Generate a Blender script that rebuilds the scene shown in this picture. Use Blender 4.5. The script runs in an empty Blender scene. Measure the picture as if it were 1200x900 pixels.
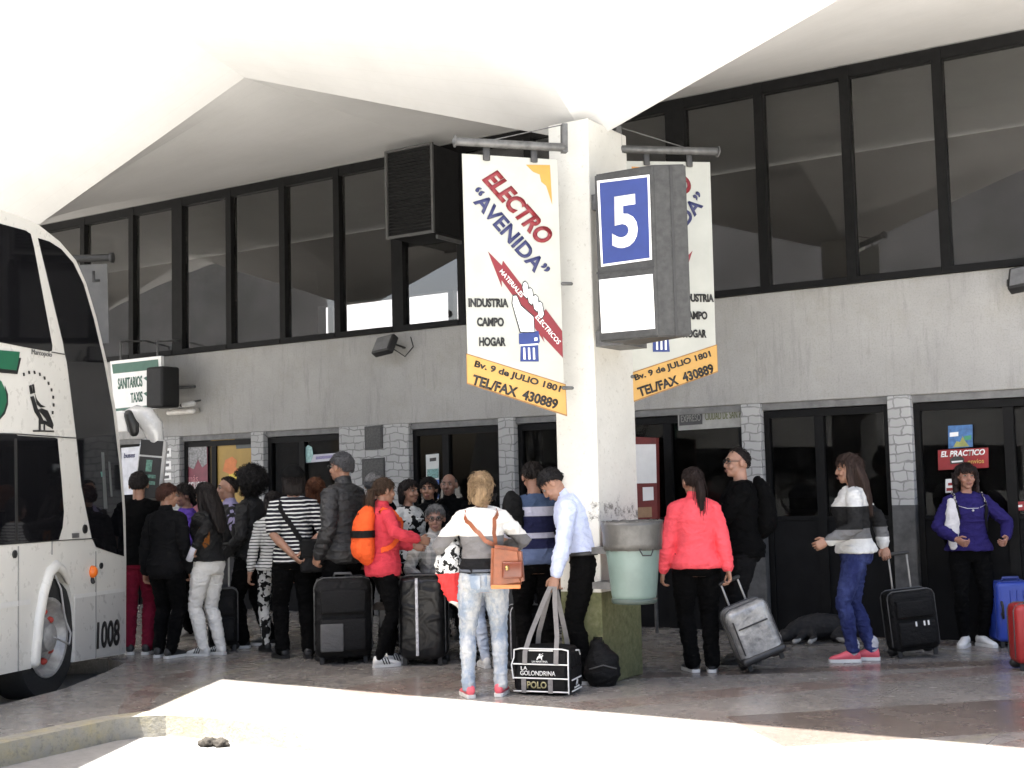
import bpy, bmesh, math, random
from mathutils import Vector as V, Matrix, noise, Quaternion
random.seed(5)
R = math.radians
S = bpy.context.scene
COL = S.collection
# ------------------------------------------------------------------ camera
F_PX = 1500.0
YAW, PITCH, ROLL = R(32.5), R(4.4), R(1.4)
CAM = V((0, -12.16, 1.55))
FWD = V((-math.sin(YAW)*math.cos(PITCH), math.cos(YAW)*math.cos(PITCH), math.sin(PITCH)))
_r = V((math.cos(YAW), math.sin(YAW), 0)); _u = _r.cross(FWD)
RGT = _r*math.cos(ROLL) - _u*math.sin(ROLL); UPV = _u*math.cos(ROLL) + _r*math.sin(ROLL)
cd = bpy.data.cameras.new('camera'); cam = bpy.data.objects.new('camera', cd); COL.objects.link(cam)
cd.sensor_width = 36; cd.lens = 36*F_PX/1200; cd.clip_start = .1; cd.clip_end = 3000
cam.matrix_world = Matrix((( RGT.x, UPV.x, -FWD.x, CAM.x), (RGT.y, UPV.y, -FWD.y, CAM.y), (RGT.z, UPV.z, -FWD.z, CAM.z), (0,0,0,1)))
S.camera = cam
# ------------------------------------------------------------------ light
TO_SUN = V((-.28, -.30, 1)).normalized()
w = bpy.data.worlds.new('World'); S.world = w; w.use_nodes = True
nt = w.node_tree; bg = nt.nodes['Background']; sky = nt.nodes.new('ShaderNodeTexSky')
sky.sky_type = 'NISHITA'; sky.sun_disc = False
sky.sun_elevation = math.asin(TO_SUN.z); sky.sun_rotation = math.atan2(TO_SUN.x, TO_SUN.y)
sky.dust_density = 6.0
nt.links.new(sky.outputs[0], bg.inputs[0]); bg.inputs[1].default_value = .08
sd = bpy.data.lights.new('sun', 'SUN'); sd.energy = 5.0; sd.angle = R(.5); sd.color = (1, .97, .92)
so = bpy.data.objects.new('sun', sd); COL.objects.link(so)
so.rotation_euler = (-TO_SUN).to_track_quat('-Z', 'Y').to_euler(); so.location = (0, -20, 30)
S.view_settings.view_transform = 'Standard'; S.view_settings.look = 'None'
S.view_settings.exposure = 2.9; S.view_settings.gamma = 1; S.view_settings.use_curve_mapping = False
S.cycles.use_denoising = True; S.cycles.max_bounces = 10; S.cycles.diffuse_bounces = 5; S.cycles.caustics_reflective = False; S.cycles.caustics_refractive = False
# ------------------------------------------------------------------ pixel -> place (surveying the photograph)
def ray(px, py): return FWD + RGT*((px-600)/F_PX) + UPV*((450-py)/F_PX)
def hit(px, py, n, p):
    d = ray(px, py); return CAM + d*((V(p)-CAM).dot(n)/d.dot(n))
def hz(px, py, z=0): return hit(px, py, V((0,0,1)), V((0,0,z)))
def hy(px, py, y=0): return hit(px, py, V((0,1,0)), V((0,y,0)))
# ------------------------------------------------------------------ materials
MC = {}
def hexc(c):
    if isinstance(c, (int, float)): return (c, c, c, 1)
    return (*c, 1)
class NT:
    def __init__(s, name):
        s.m = bpy.data.materials.new(name); s.m.use_nodes = True; s.t = s.m.node_tree
        s.b = s.t.nodes['Principled BSDF']; s._tc = None
    def n(s, t, **k):
        x = s.t.nodes.new(t)
        for a, v in k.items(): setattr(x, a, v)
        return x
    def l(s, a, b): s.t.links.new(a, b)
    @property
    def tc(s):
        if not s._tc: s._tc = s.n('ShaderNodeTexCoord')
        return s._tc.outputs['Object']
    def noise(s, scale, detail=4, rough=.6, vec=None, stretch=None):
        x = s.n('ShaderNodeTexNoise'); x.inputs['Scale'].default_value = scale; x.inputs['Detail'].default_value = detail
        x.inputs['Roughness'].default_value = rough
        v = vec or s.tc
        if stretch:
            mp = s.n('ShaderNodeMapping'); mp.inputs['Scale'].default_value = stretch; s.l(v, mp.inputs[0]); v = mp.outputs[0]
        s.l(v, x.inputs['Vector']); return x.outputs['Fac']
    def math(s, op, a, b=None, c=None):
        x = s.n('ShaderNodeMath', operation=op)
        for i, q in enumerate((a, b, c)):
            if q is None: continue
            if isinstance(q, (int, float)): x.inputs[i].default_value = q
            else: s.l(q, x.inputs[i])
        return x.outputs[0]
    def mix(s, fac, a, b):
        x = s.n('ShaderNodeMix', data_type='RGBA')
        for i, q in ((0, fac), (6, a), (7, b)):
            if isinstance(q, (int, float)): x.inputs[i].default_value = q if i == 0 else (q, q, q, 1)
            elif isinstance(q, tuple): x.inputs[i].default_value = hexc(q[:3])
            else: s.l(q, x.inputs[i])
        return x.outputs[2]
    def ramp(s, fac, stops, interp='LINEAR'):
        x = s.n('ShaderNodeValToRGB'); cr = x.color_ramp; cr.interpolation = interp
        while len(cr.elements) < len(stops): cr.elements.new(.5)
        for e, (p, c) in zip(cr.elements, stops): e.position = p; e.color = hexc(c)
        s.l(fac, x.inputs[0]); return x.outputs[0]
    def bump(s, h, strength=.3, dist=.01):
        x = s.n('ShaderNodeBump'); x.inputs['Strength'].default_value = strength; x.inputs['Distance'].default_value = dist
        s.l(h, x.inputs['Height']); s.l(x.outputs[0], s.b.inputs['Normal'])
    def xyz(s):
        x = s.n('ShaderNodeSeparateXYZ'); s.l(s.tc, x.inputs[0]); return x.outputs
    def col(s, c):
        if isinstance(c, (tuple, float, int)): s.b.inputs['Base Color'].default_value = hexc(c)
        else: s.l(c, s.b.inputs['Base Color'])
    def rough(s, r):
        if isinstance(r, (int, float)): s.b.inputs['Roughness'].default_value = r
        else: s.l(r, s.b.inputs['Roughness'])
def mul(c, k): return tuple(min(1, x*k) for x in (c if isinstance(c, tuple) else (c, c, c)))
def plain(name, c, rough=.6, var=.18, scale=9, bump=0, metal=0, spec=.5):
    if name in MC: return MC[name]
    s = NT(name); f = s.noise(scale)
    s.col(s.ramp(f, [(.3, mul(c, 1-var)), (.7, mul(c, 1+var))])); s.rough(rough)
    s.b.inputs['Metallic'].default_value = metal; s.b.inputs['Specular IOR Level'].default_value = spec
    if bump: s.bump(s.noise(scale*8), bump, .004)
    MC[name] = s.m; return s.m
def cloth(name, c, rough=.9, shine=.07, pat=None):
    """pat(s) -> colour socket in the wearer's own coordinates"""
    if name in MC: return MC[name]
    s = NT(name)
    base = pat(s) if pat else c
    n1 = s.noise(14, 5, .65); v = s.ramp(n1, [(.25, .86), (.75, 1.1)])
    mm = s.n('ShaderNodeMix', data_type='RGBA', blend_type='MULTIPLY'); mm.inputs[0].default_value = 1
    if isinstance(base, (tuple, int, float)): mm.inputs[6].default_value = hexc(base)
    else: s.l(base, mm.inputs[6])
    s.l(v, mm.inputs[7]); s.col(mm.outputs[2])
    s.rough(rough); s.b.inputs['Specular IOR Level'].default_value = shine
    h = s.math('ADD', s.noise(22, 3, .6, stretch=(1, 1, 1.6)), s.math('MULTIPLY', s.noise(420, 2), .18))
    s.bump(h, .8, .014)
    MC[name] = s.m; return s.m
def zbands(stops):
    """stops [(z_from, colour)...] going up"""
    def f(s):
        z = s.xyz()[2]; z0, z1 = stops[0][0], stops[-1][0]+.01
        fac = s.math('DIVIDE', s.math('SUBTRACT', z, z0), z1-z0)
        return s.ramp(fac, [((q-z0)/(z1-z0), c) for q, c in stops], 'CONSTANT')
    return f
def zstripes(per, duty, c1, c2):
    def f(s):
        z = s.math('ADD', s.xyz()[2], s.math('MULTIPLY', s.noise(5, 2), .03))
        t = s.math('LESS_THAN', s.math('FRACT', s.math('DIVIDE', z, per)), duty)
        return s.mix(t, c1, c2)
    return f
def plaid(c1, c2, per=.055):
    def f(s):
        x, y, z = s.xyz()
        a = s.math('LESS_THAN', s.math('FRACT', s.math('DIVIDE', z, per)), .4)
        b = s.math('LESS_THAN', s.math('FRACT', s.math('DIVIDE', s.math('ADD', x, s.math('MULTIPLY', y, .6)), per)), .4)
        return s.mix(s.math('MULTIPLY', s.math('ADD', a, b), .5), c1, c2)
    return f
def blotch(c1, c2, scale=18, thr=.5):
    def f(s):
        t = s.math('GREATER_THAN', s.noise(scale, 2, .5), thr); return s.mix(t, c1, c2)
    return f
def skin(name, c):
    if name in MC: return MC[name]
    s = NT(name); s.col(s.ramp(s.noise(20, 4), [(.3, mul(c, .85)), (.7, mul(c, 1.12))])); s.rough(.5)
    s.b.inputs['Subsurface Weight'].default_value = .08; s.b.inputs['Subsurface Radius'].default_value = (.02, .008, .004)
    s.bump(s.noise(160, 3), .15, .003); MC[name] = s.m; return s.m
def hairm(name, c):
    if name in MC: return MC[name]
    s = NT(name); f = s.noise(60, 5, .7, stretch=(1, 1, .12))
    s.col(s.ramp(f, [(.3, mul(c, .45)), (.7, mul(c, 1.5))])); s.rough(.62); s.b.inputs['Specular IOR Level'].default_value = .22; s.bump(f, .8, .012)
    MC[name] = s.m; return s.m
def paint(name, c, rough=.35, coat=.2): 
    if name in MC: return MC[name]
    s = NT(name); s.col(s.ramp(s.noise(3, 6, .7), [(.3, mul(c, .97)), (.7, mul(c, 1.02))])); s.rough(s.ramp(s.noise(11), [(.3, rough*.8), (.7, rough*1.3)]))
    s.b.inputs['Coat Weight'].default_value = coat; MC[name] = s.m; return s.m
def glass(name, tint, ior=1.6, film=1):
    if name in MC: return MC[name]
    s = NT(name); t = s.t; out = t.nodes['Material Output']
    tr = s.n('ShaderNodeBsdfTransparent'); tr.inputs[0].default_value = (tint, tint, tint, 1)
    gl = s.n('ShaderNodeBsdfGlossy'); gl.inputs['Roughness'].default_value = .015; gl.inputs[0].default_value = (.95, .95, .95, 1)
    bp = s.n('ShaderNodeBump'); bp.inputs['Strength'].default_value = .05; bp.inputs['Distance'].default_value = .02
    s.l(s.noise(1.3, 1), bp.inputs['Height']); s.l(bp.outputs[0], gl.inputs['Normal'])
    fr = s.n('ShaderNodeFresnel'); fr.inputs[0].default_value = ior
    mx = s.n('ShaderNodeMixShader'); ge = s.n('ShaderNodeNewGeometry'); s.l(s.math('MULTIPLY', fr.outputs[0], s.math('SUBTRACT', 1.0, ge.outputs['Backfacing'])), mx.inputs[0]); s.l(tr.outputs[0], mx.inputs[1]); s.l(gl.outputs[0], mx.inputs[2])
    df = s.n('ShaderNodeBsdfDiffuse'); df.inputs[0].default_value = (.5, .48, .44, 1)      # film of dust
    m2 = s.n('ShaderNodeMixShader'); m2.inputs[0].default_value = .03
    s.l(s.ramp(s.noise(2.5, 6, .75), [(.35, .008*film), (.75, .04*film)]), m2.inputs[0])
    s.l(mx.outputs[0], m2.inputs[1]); s.l(df.outputs[0], m2.inputs[2]); s.l(m2.outputs[0], out.inputs[0])
    MC[name] = s.m; return s.m
# ------------------------------------------------------------------ mesh helpers
ROOT = {}
def tag(o, label, cat, group=None):
    o['label'] = label; o['category'] = cat
    if group: o['group'] = group
    return o
def thing(name, label, cat, loc=(0,0,0), rz=0, group=None):
    o = bpy.data.objects.new(name, None); COL.objects.link(o); o.empty_display_size = .2
    o.location = loc; o.rotation_euler = (0, 0, rz)
    ROOT[o.name] = Matrix.Translation(V(loc)) @ Matrix.Rotation(rz, 4, 'Z')
    return tag(o, label, cat, group)
def fin(bm, name, mats, parent=None, local=False, smooth=None, kind=None):
    """link a bmesh (world coordinates unless local) as ONE mesh object under parent"""
    if parent is not None and not local:
        bm.transform(ROOT[parent.name].inverted())
    bmesh.ops.recalc_face_normals(bm, faces=bm.faces)
    me = bpy.data.meshes.new(name); 
    if smooth is True:
        for f in bm.faces: f.smooth = True
    elif smooth:
        for f in bm.faces: f.smooth = True
        for e in bm.edges:
            if len(e.link_faces) == 2 and e.calc_face_angle(0) > R(smooth): e.smooth = False
    bm.to_mesh(me); bm.free()
    for m in (mats if isinstance(mats, (list, tuple)) else [mats]): me.materials.append(m)
    o = bpy.data.objects.new(name, me); COL.objects.link(o)
    if parent is not None: o.parent = parent; ROOT[o.name] = ROOT[parent.name]
    else: ROOT[o.name] = Matrix()
    if kind: o['kind'] = kind
    return o
def BM(): return bmesh.new()
def box(bm, a, b, M=None, bev=0, mi=0):
    a, b = V(a), V(b); lo = V(map(min, a, b)); hi = V(map(max, a, b)); c = (lo+hi)/2; d = hi-lo
    t = BM(); bmesh.ops.create_cube(t, size=1)
    for v in t.verts: v.co = V((v.co.x*d.x, v.co.y*d.y, v.co.z*d.z)) + c
    if bev: bmesh.ops.bevel(t, geom=list(t.edges), offset=min(bev, min(d)*.45), segments=3, affect='EDGES', profile=.5)
    merge(bm, t, M, mi)
def merge(bm, t, M=None, mi=0):
    if M is not None: t.transform(M)
    vm = {v: bm.verts.new(v.co) for v in t.verts}
    for f in t.faces:
        try: g = bm.faces.new([vm[v] for v in f.verts]); g.material_index = mi or f.material_index; g.smooth = f.smooth
        except ValueError: pass
    t.free()
def prism(bm, pts, off, mi=0):
    """polygon pts (3D, planar) extruded by vector off"""
    off = V(off); a = [bm.verts.new(p) for p in pts]; b = [bm.verts.new(V(p)+off) for p in pts]; n = len(pts)
    fs = [bm.faces.new(a), bm.faces.new(b[::-1])] + [bm.faces.new((a[i], b[i], b[(i+1) % n], a[(i+1) % n])) for i in range(n)]
    for f in fs: f.material_index = mi
def tube(bm, pts, rad, n=10, side=None, mi=0, cap=True):
    """tapered tube; rad entries r or (r_side, r_other)"""
    pts = [V(p) for p in pts]; rings = []; rr = [(r, r) if isinstance(r, (int, float)) else r for r in rad]
    if cap:
        d0 = (pts[0]-pts[1]).normalized(); d1 = (pts[-1]-pts[-2]).normalized()
        m0, m1 = min(rr[0]), min(rr[-1])
        P = [pts[0]+d0*m0*.9, pts[0]+d0*m0*.55] + pts + [pts[-1]+d1*m1*.55, pts[-1]+d1*m1*.9]
        Q = [(rr[0][0]*.35, rr[0][1]*.35), (rr[0][0]*.8, rr[0][1]*.8)] + rr + [(rr[-1][0]*.8, rr[-1][1]*.8), (rr[-1][0]*.35, rr[-1][1]*.35)]
    else: P, Q = pts, rr
    last = V(side) if side is not None else None
    for i, p in enumerate(P):
        t = (P[min(i+1, len(P)-1)] - P[max(i-1, 0)])
        t = t.normalized() if t.length > 1e-9 else V((0,0,1))
        ref = last if last is not None else (V((1,0,0)) if abs(t.x) < .9 else V((0,1,0)))
        s = ref - t*ref.dot(t)
        if s.length < 1e-4: s = t.orthogonal()
        s.normalize(); u = t.cross(s); last = s
        rings.append([bm.verts.new(p + s*math.cos(2*math.pi*k/n)*Q[i][0] + u*math.sin(2*math.pi*k/n)*Q[i][1]) for k in range(n)])
    for a, b in zip(rings, rings[1:]):
        for k in range(n):
            f = bm.faces.new((a[k], a[(k+1) % n], b[(k+1) % n], b[k])); f.material_index = mi; f.smooth = True
    for r_, rev in ((rings[0], True), (rings[-1], False)):
        f = bm.faces.new(r_[::-1] if rev else r_); f.material_index = mi
def ball(bm, c, r, M=None, seg=14, mi=0):
    r = (r, r, r) if isinstance(r, (int, float)) else r
    t = BM(); bmesh.ops.create_uvsphere(t, u_segments=seg, v_segments=max(6, seg*2//3), radius=1)
    for v in t.verts: v.co = V((v.co.x*r[0]+c[0], v.co.y*r[1]+c[1], v.co.z*r[2]+c[2]))
    for f in t.faces: f.smooth = True
    merge(bm, t, M, mi)
def cyl(bm, p, q, r, n=20, mi=0): tube(bm, [p, q], [r, r], n, mi=mi, cap=False)
def remesh(bm, voxel, it=3, fac=.5):
    me = bpy.data.meshes.new('tmp'); bmesh.ops.recalc_face_normals(bm, faces=bm.faces); bm.to_mesh(me); bm.free()
    o = bpy.data.objects.new('tmp', me); COL.objects.link(o)
    m = o.modifiers.new('r', 'REMESH'); m.mode = 'VOXEL'; m.voxel_size = voxel
    if it: s = o.modifiers.new('s', 'SMOOTH'); s.factor = fac; s.iterations = it
    ev = o.evaluated_get(bpy.context.evaluated_depsgraph_get()); out = BM(); out.from_mesh(ev.data)
    bpy.data.objects.remove(o); bpy.data.meshes.remove(me)
    for f in out.faces: f.smooth = True
    return out
def rumple(bm, amp, fr=(8, 8, 14), seed=0, fine=.35):
    bm.normal_update(); o = V((seed*3.7, seed*1.3, seed*2.1)); mv = []
    for v in bm.verts:
        p = V((v.co.x*fr[0], v.co.y*fr[1], v.co.z*fr[2])) + o
        q = p + V((noise.noise(p*.6), noise.noise(p*.6+V((9, 0, 0))), 0))*1.1; a = max(0, 1-abs(noise.noise(q))*3.2)**1.5*1.5-.45; b = noise.noise(p*2.7)
        mv.append(v.normal*(amp*(a*.6 + b*fine)))
    for v, d in zip(bm.verts, mv): v.co += d
class Plane:
    """a real flat surface: normal n (towards the viewer), through p; art is drawn on it and has its own thickness"""
    def __init__(s, n, p):
        s.n = V(n).normalized(); s.p = V(p); s.v = (V((0,0,1)) - s.n*s.n.z).normalized(); s.u = s.v.cross(s.n).normalized()
    def at(s, px, py, lift=0): return hit(px, py, s.n, s.p + s.n*lift)
    def poly(s, bm, pts, lift=.002, th=.002, mi=0): prism(bm, [s.at(x, y, lift) for x, y in pts], s.n*(-th), mi)
    def text(s, txt, x0, y0, x1, y1, hpx, mat, parent, lift=.004, bold=0, name='lettering', shear=0, ext=.0015):
        """text running from pixel (x0,y0) to (x1,y1) along its middle line, letters hpx tall"""
        a, b = s.at(x0, y0, lift), s.at(x1, y1, lift); L = (b-a).length
        d = (b-a).normalized(); up = s.n.cross(d).normalized()
        mid = s.at((x0+x1)/2, (y0+y1)/2, lift); hgt = (mid-CAM).dot(FWD)/F_PX*hpx
        return text_mesh(txt, Matrix((( d.x, up.x, s.n.x, mid.x), (d.y, up.y, s.n.y, mid.y), (d.z, up.z, s.n.z, mid.z), (0,0,0,1))), L, hgt, mat, parent, bold, name, shear, ext)
def text_mesh(txt, M, L, hgt, mat, parent, bold=0, name='lettering', shear=0, ext=.0015):
    cu = bpy.data.curves.new('t', 'FONT'); cu.body = txt; cu.size = 1; cu.offset = bold; cu.extrude = 0; cu.shear = shear; cu.resolution_u = 4
    o = bpy.data.objects.new('t', cu); COL.objects.link(o)
    me = bpy.data.meshes.new_from_object(o.evaluated_get(bpy.context.evaluated_depsgraph_get())); bpy.data.objects.remove(o)
    bm = BM(); bm.from_mesh(me); bpy.data.meshes.remove(me)
    xs = [v.co.x for v in bm.verts]; ys = [v.co.y for v in bm.verts]
    cx, cy = (min(xs)+max(xs))/2, (min(ys)+max(ys))/2; sx, sy = L/(max(xs)-min(xs)), hgt/(max(ys)-min(ys))
    for v in bm.verts: v.co = V(((v.co.x-cx)*sx, (v.co.y-cy)*sy, ext))
    r = bmesh.ops.extrude_face_region(bm, geom=list(bm.faces))
    for g in r['geom']:
        if isinstance(g, bmesh.types.BMVert): g.co.z -= ext*2
    bm.transform(M); return fin(bm, name, mat, parent)
def copy_tree(o, parent=None):
    c = o.copy(); COL.objects.link(c)
    if parent is not None: c.parent = parent
    for ch in list(o.children): copy_tree(ch, c)
    return c
# ------------------------------------------------------------------ setting: ground, road, kerb
RZ = -.14
def floor_mat():
    s = NT('platform floor'); x, y, z = s.xyz()
    base = s.ramp(s.noise(1.6, 8, .7), [(.25, (.155, .143, .130)), (.5, (.215, .20, .183)), (.75, (.28, .262, .24))])
    sp = s.ramp(s.noise(55, 3, .7), [(.35, .78), (.65, 1.12)])
    mm = s.n('ShaderNodeMix', data_type='RGBA', blend_type='MULTIPLY'); mm.inputs[0].default_value = 1; s.l(base, mm.inputs[6]); s.l(sp, mm.inputs[7]); c = mm.outputs[2]
    def mask(cx, cy, ang, hl, hw, soft=.02):
        ca, sa = math.cos(R(ang)), math.sin(R(ang)); dx = s.math('SUBTRACT', x, cx); dy = s.math('SUBTRACT', y, cy)
        u = s.math('ABSOLUTE', s.math('ADD', s.math('MULTIPLY', dx, ca), s.math('MULTIPLY', dy, sa)))
        q = s.math('ABSOLUTE', s.math('ADD', s.math('MULTIPLY', dx, -sa), s.math('MULTIPLY', dy, ca)))
        return s.math('MULTIPLY', s.math('LESS_THAN', u, hl), s.math('LESS_THAN', q, hw))
    def ring(cx, cy, r, hw):
        dx = s.math('SUBTRACT', x, cx); dy = s.math('SUBTRACT', y, cy)
        d = s.math('SQRT', s.math('ADD', s.math('MULTIPLY', dx, dx), s.math('MULTIPLY', dy, dy)))
        return s.math('LESS_THAN', s.math('ABSOLUTE', s.math('SUBTRACT', d, r)), hw)
    red = s.ramp(s.noise(30, 4), [(.3, (.125, .085, .07)), (.7, (.19, .135, .115))])
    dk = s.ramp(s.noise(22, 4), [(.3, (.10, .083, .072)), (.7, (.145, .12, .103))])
    yl = s.ramp(s.noise(9, 4), [(.3, (.19, .18, .13)), (.7, (.24, .22, .16))])
    wear = s.ramp(s.noise(2.2, 6, .75), [(.40, .15), (.62, .85)])
    c = s.mix(s.math('MULTIPLY', ring(-4.9, -3.2, 3.55, .11), wear), c, red)
    c = s.mix(s.math('MULTIPLY', ring(-4.9, -3.2, 3.25, .05), wear), c, yl)
    c = s.mix(s.math('MULTIPLY', mask(-6.05, -4.1, 70, .55, .38), wear), c, red)
    c = s.mix(s.math('MULTIPLY', mask(-3.33, -2.9, 52, 1.95, .17), wear), c, red)
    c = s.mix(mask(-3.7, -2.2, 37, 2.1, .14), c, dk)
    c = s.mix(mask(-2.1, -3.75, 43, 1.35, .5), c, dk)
    # tile joints every half metre
    def joint(v): return s.math('LESS_THAN', s.math('ABSOLUTE', s.math('SUBTRACT', s.math('FRACT', s.math('MULTIPLY', v, 2.0)), .5)), .008)
    c = s.mix(s.math('MULTIPLY', s.math('MAXIMUM', joint(x), joint(y)), .55), c, (.09, .085, .08))
    st = s.ramp(s.noise(2.6, 6, .7), [(.52, 0.0), (.75, .45)])
    c = s.mix(st, c, (.13, .12, .105))
    s.col(c); s.rough(s.ramp(s.noise(3, 5), [(.3, .16), (.7, .34)])); s.bump(s.noise(70, 4), .12, .004); return s.m
def concrete(name, a, b, scale=.8, bump=.35, stain=.3, bay=False):
    s = NT(name); c = s.ramp(s.noise(scale, 9, .72), [(.3, a), (.7, b)])
    sp = s.noise(45, 3, .7); c = s.mix(s.ramp(sp, [(.45, 0.0), (.8, .5)]), c, mul(a, .7))
    c = s.mix(s.ramp(s.noise(scale*2.3, 6, .8), [(.55, 0.0), (.8, stain)]), c, mul(a, .45))
    if bay:      # coach's shade on the road, deepened by a darker colour
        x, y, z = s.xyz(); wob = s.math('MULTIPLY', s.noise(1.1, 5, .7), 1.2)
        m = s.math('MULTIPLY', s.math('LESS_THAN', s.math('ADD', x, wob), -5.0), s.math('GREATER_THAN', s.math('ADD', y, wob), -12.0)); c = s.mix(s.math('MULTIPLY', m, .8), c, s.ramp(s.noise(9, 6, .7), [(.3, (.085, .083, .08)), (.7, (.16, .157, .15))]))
    s.col(c); s.rough(.85); s.bump(s.noise(38, 6), bump, .008); return s.m
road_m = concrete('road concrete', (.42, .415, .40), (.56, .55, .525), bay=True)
bm = BM(); N = 40
for i in range(1): 
    vs = [bm.verts.new(p) for p in ((-700, -700, RZ), (700, -700, RZ), (700, 700, RZ), (-700, 700, RZ))]; bm.faces.new(vs)
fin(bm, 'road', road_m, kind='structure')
plat = [(-45, -5.9), (-12.7, -5.9), (-12.1, -4.9), (-9.75, -4.0), (-9.35, -4.15), (-9.07, -4.58), (-8.62, -5.37), (-8.42, -6.1), (-7.85, -7.7), (-7.25, -8.05),
        (-7.11, -7.05), (-7.12, -6.15), (-7.05, -6.0), (-6.9, -5.88), (-6.6, -5.82), (14, -5.8), (14, 9), (-45, 9)]
bm = BM(); prism(bm, [(x, y, 0) for x, y in plat], (0, 0, -.3)); fin(bm, 'platform_floor', floor_mat(), kind='structure')
def kerb_mat():
    s = NT('kerb paint'); f = s.noise(4.5, 8, .75)
    c = s.ramp(f, [(.42, (.24, .23, .20)), (.56, (.28, .255, .18)), (.68, (.31, .26, .14))])
    c = s.mix(s.ramp(s.noise(19, 5, .8), [(.5, 0.0), (.7, .8)]), c, (.13, .12, .10))
    s.col(c); s.rough(.85); s.bump(s.noise(40, 5), .5, .01); return s.m
kp = [V((x, y, 0)) for x, y in plat[8:16]]
bm = BM(); inn = []
outl = []
for i, p in enumerate(kp):
    d = (kp[min(i+1, len(kp)-1)] - kp[max(i-1, 0)]).normalized(); nrm = V((-d.y, d.x, 0))   # left of travel = platform side
    outl.append(p - nrm*.012); inn.append(p + nrm*.17)
for k in range(len(kp)-1):
    a, b, c, d = outl[k], outl[k+1], inn[k+1], inn[k]
    prism(bm, [a+V((0,0,.006)), b+V((0,0,.006)), c+V((0,0,.006)), d+V((0,0,.006))], (0, 0, -.3))
bmesh.ops.remove_doubles(bm, verts=bm.verts, dist=.0005)
fin(bm, 'kerb', kerb_mat(), kind='structure')
# ------------------------------------------------------------------ terminal building
def plaster_mat():
    s = NT('render plaster'); c = s.ramp(s.noise(.9, 9, .7), [(.3, (.285, .28, .266)), (.7, (.375, .369, .352))])
    c = s.mix(s.ramp(s.noise(1.7, 7, .75), [(.5, 0.0), (.75, .55)]), c, (.26, .248, .195))
    c = s.mix(s.ramp(s.noise(2.2, 8, .8, stretch=(3.5, 1, .45)), [(.52, 0.0), (.74, .55)]), c, (.13, .128, .122))
    c = s.mix(s.ramp(s.noise(60, 4, .8), [(.5, 0.0), (.75, .5)]), c, (.15, .15, .145)); s.col(c); s.rough(.9); s.bump(s.math('ADD', s.noise(30, 5), s.math('MULTIPLY', s.noise(3, 3), .8)), .3, .012); return s.m
plaster = plaster_mat()
def stone_mat():
    s = NT('painted stone'); x, y, z = s.xyz(); cb = s.n('ShaderNodeCombineXYZ'); s.l(s.math('ADD', s.math('ADD', x, y), s.math('MULTIPLY', s.noise(7, 2), .09)), cb.inputs[0]); s.l(s.math('ADD', z, s.math('MULTIPLY', s.noise(5, 2), .10)), cb.inputs[1])
    b = s.n('ShaderNodeTexBrick'); s.l(cb.outputs[0], b.inputs['Vector']); b.inputs['Scale'].default_value = 1; b.inputs['Brick Width'].default_value = .19
    b.inputs['Row Height'].default_value = .085; b.inputs['Mortar Size'].default_value = .009; b.inputs['Bias'].default_value = -.2; b.offset = .37; b.squash = .7; b.squash_frequency = 3
    b.inputs['Mortar Smooth'].default_value = .4
    for i, c in ((1, (.40, .40, .39)), (2, (.33, .33, .32)), (3, (.2, .2, .195))): b.inputs[i].default_value = (*c, 1)
    up = s.mix(s.ramp(s.noise(9, 6), [(.45, 0.0), (.75, .5)]), b.outputs[0], (.40, .40, .385))
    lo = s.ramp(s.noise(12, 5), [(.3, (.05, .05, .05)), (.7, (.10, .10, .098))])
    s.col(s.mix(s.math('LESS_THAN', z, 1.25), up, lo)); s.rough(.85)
    s.bump(s.math('ADD', b.outputs['Fac'], s.math('MULTIPLY', s.noise(25, 4), -.6)), -.8, .02); return s.m
stone = stone_mat()
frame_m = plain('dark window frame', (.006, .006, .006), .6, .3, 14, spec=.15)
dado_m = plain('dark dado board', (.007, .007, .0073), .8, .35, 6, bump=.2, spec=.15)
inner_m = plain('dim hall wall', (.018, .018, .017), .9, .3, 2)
roof_m = concrete('roof concrete', (.3, .3, .29), (.4, .4, .38))
pane_m = glass('tinted upper glass', .6, 2.0); shop_m = glass('shop glass', .38, 1.3, .3)
B = thing('terminal_building', 'long bus terminal front with dark glazed upper storey over a grey rendered wall and shopfronts', 'building', (-4.9, 0, 0))
DT, SI, TP = 2.28, 3.39, 5.54
bm = BM(); box(bm, (-45, 0, DT), (14, .22, SI), bev=.01); fin(bm, 'plaster_wall', plaster, B)
bm = BM(); box(bm, (-45, .02, DT-.07), (14, .2, DT-.002)); fin(bm, 'lintel', plain('lintel grey', (.16, .16, .155), .8, .25), B)
bm = BM(); box(bm, (-45, .3, TP+.05), (14, 9, TP+.3)); fin(bm, 'roof', roof_m, B)
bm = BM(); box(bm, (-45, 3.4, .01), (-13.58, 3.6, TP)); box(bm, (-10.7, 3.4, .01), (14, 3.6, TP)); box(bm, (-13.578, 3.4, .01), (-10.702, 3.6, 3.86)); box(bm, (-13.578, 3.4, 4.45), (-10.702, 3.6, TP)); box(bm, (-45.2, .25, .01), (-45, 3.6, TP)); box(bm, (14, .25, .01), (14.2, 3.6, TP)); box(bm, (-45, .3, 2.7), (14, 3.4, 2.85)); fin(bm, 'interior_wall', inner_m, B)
bm = BM(); box(bm, (-45, .005, TP+.001), (14, .298, TP+.5)); fin(bm, 'parapet', plaster, B)
rw = BM()
for x in (-13.36, -12.06, -11.0): box(rw, (x-.05, 3.45, 3.862), (x+.05, 3.55, 4.448))
fin(rw, 'rear_window_frame', plain('rear frame grey', (.12, .12, .12), .6), B)
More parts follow.
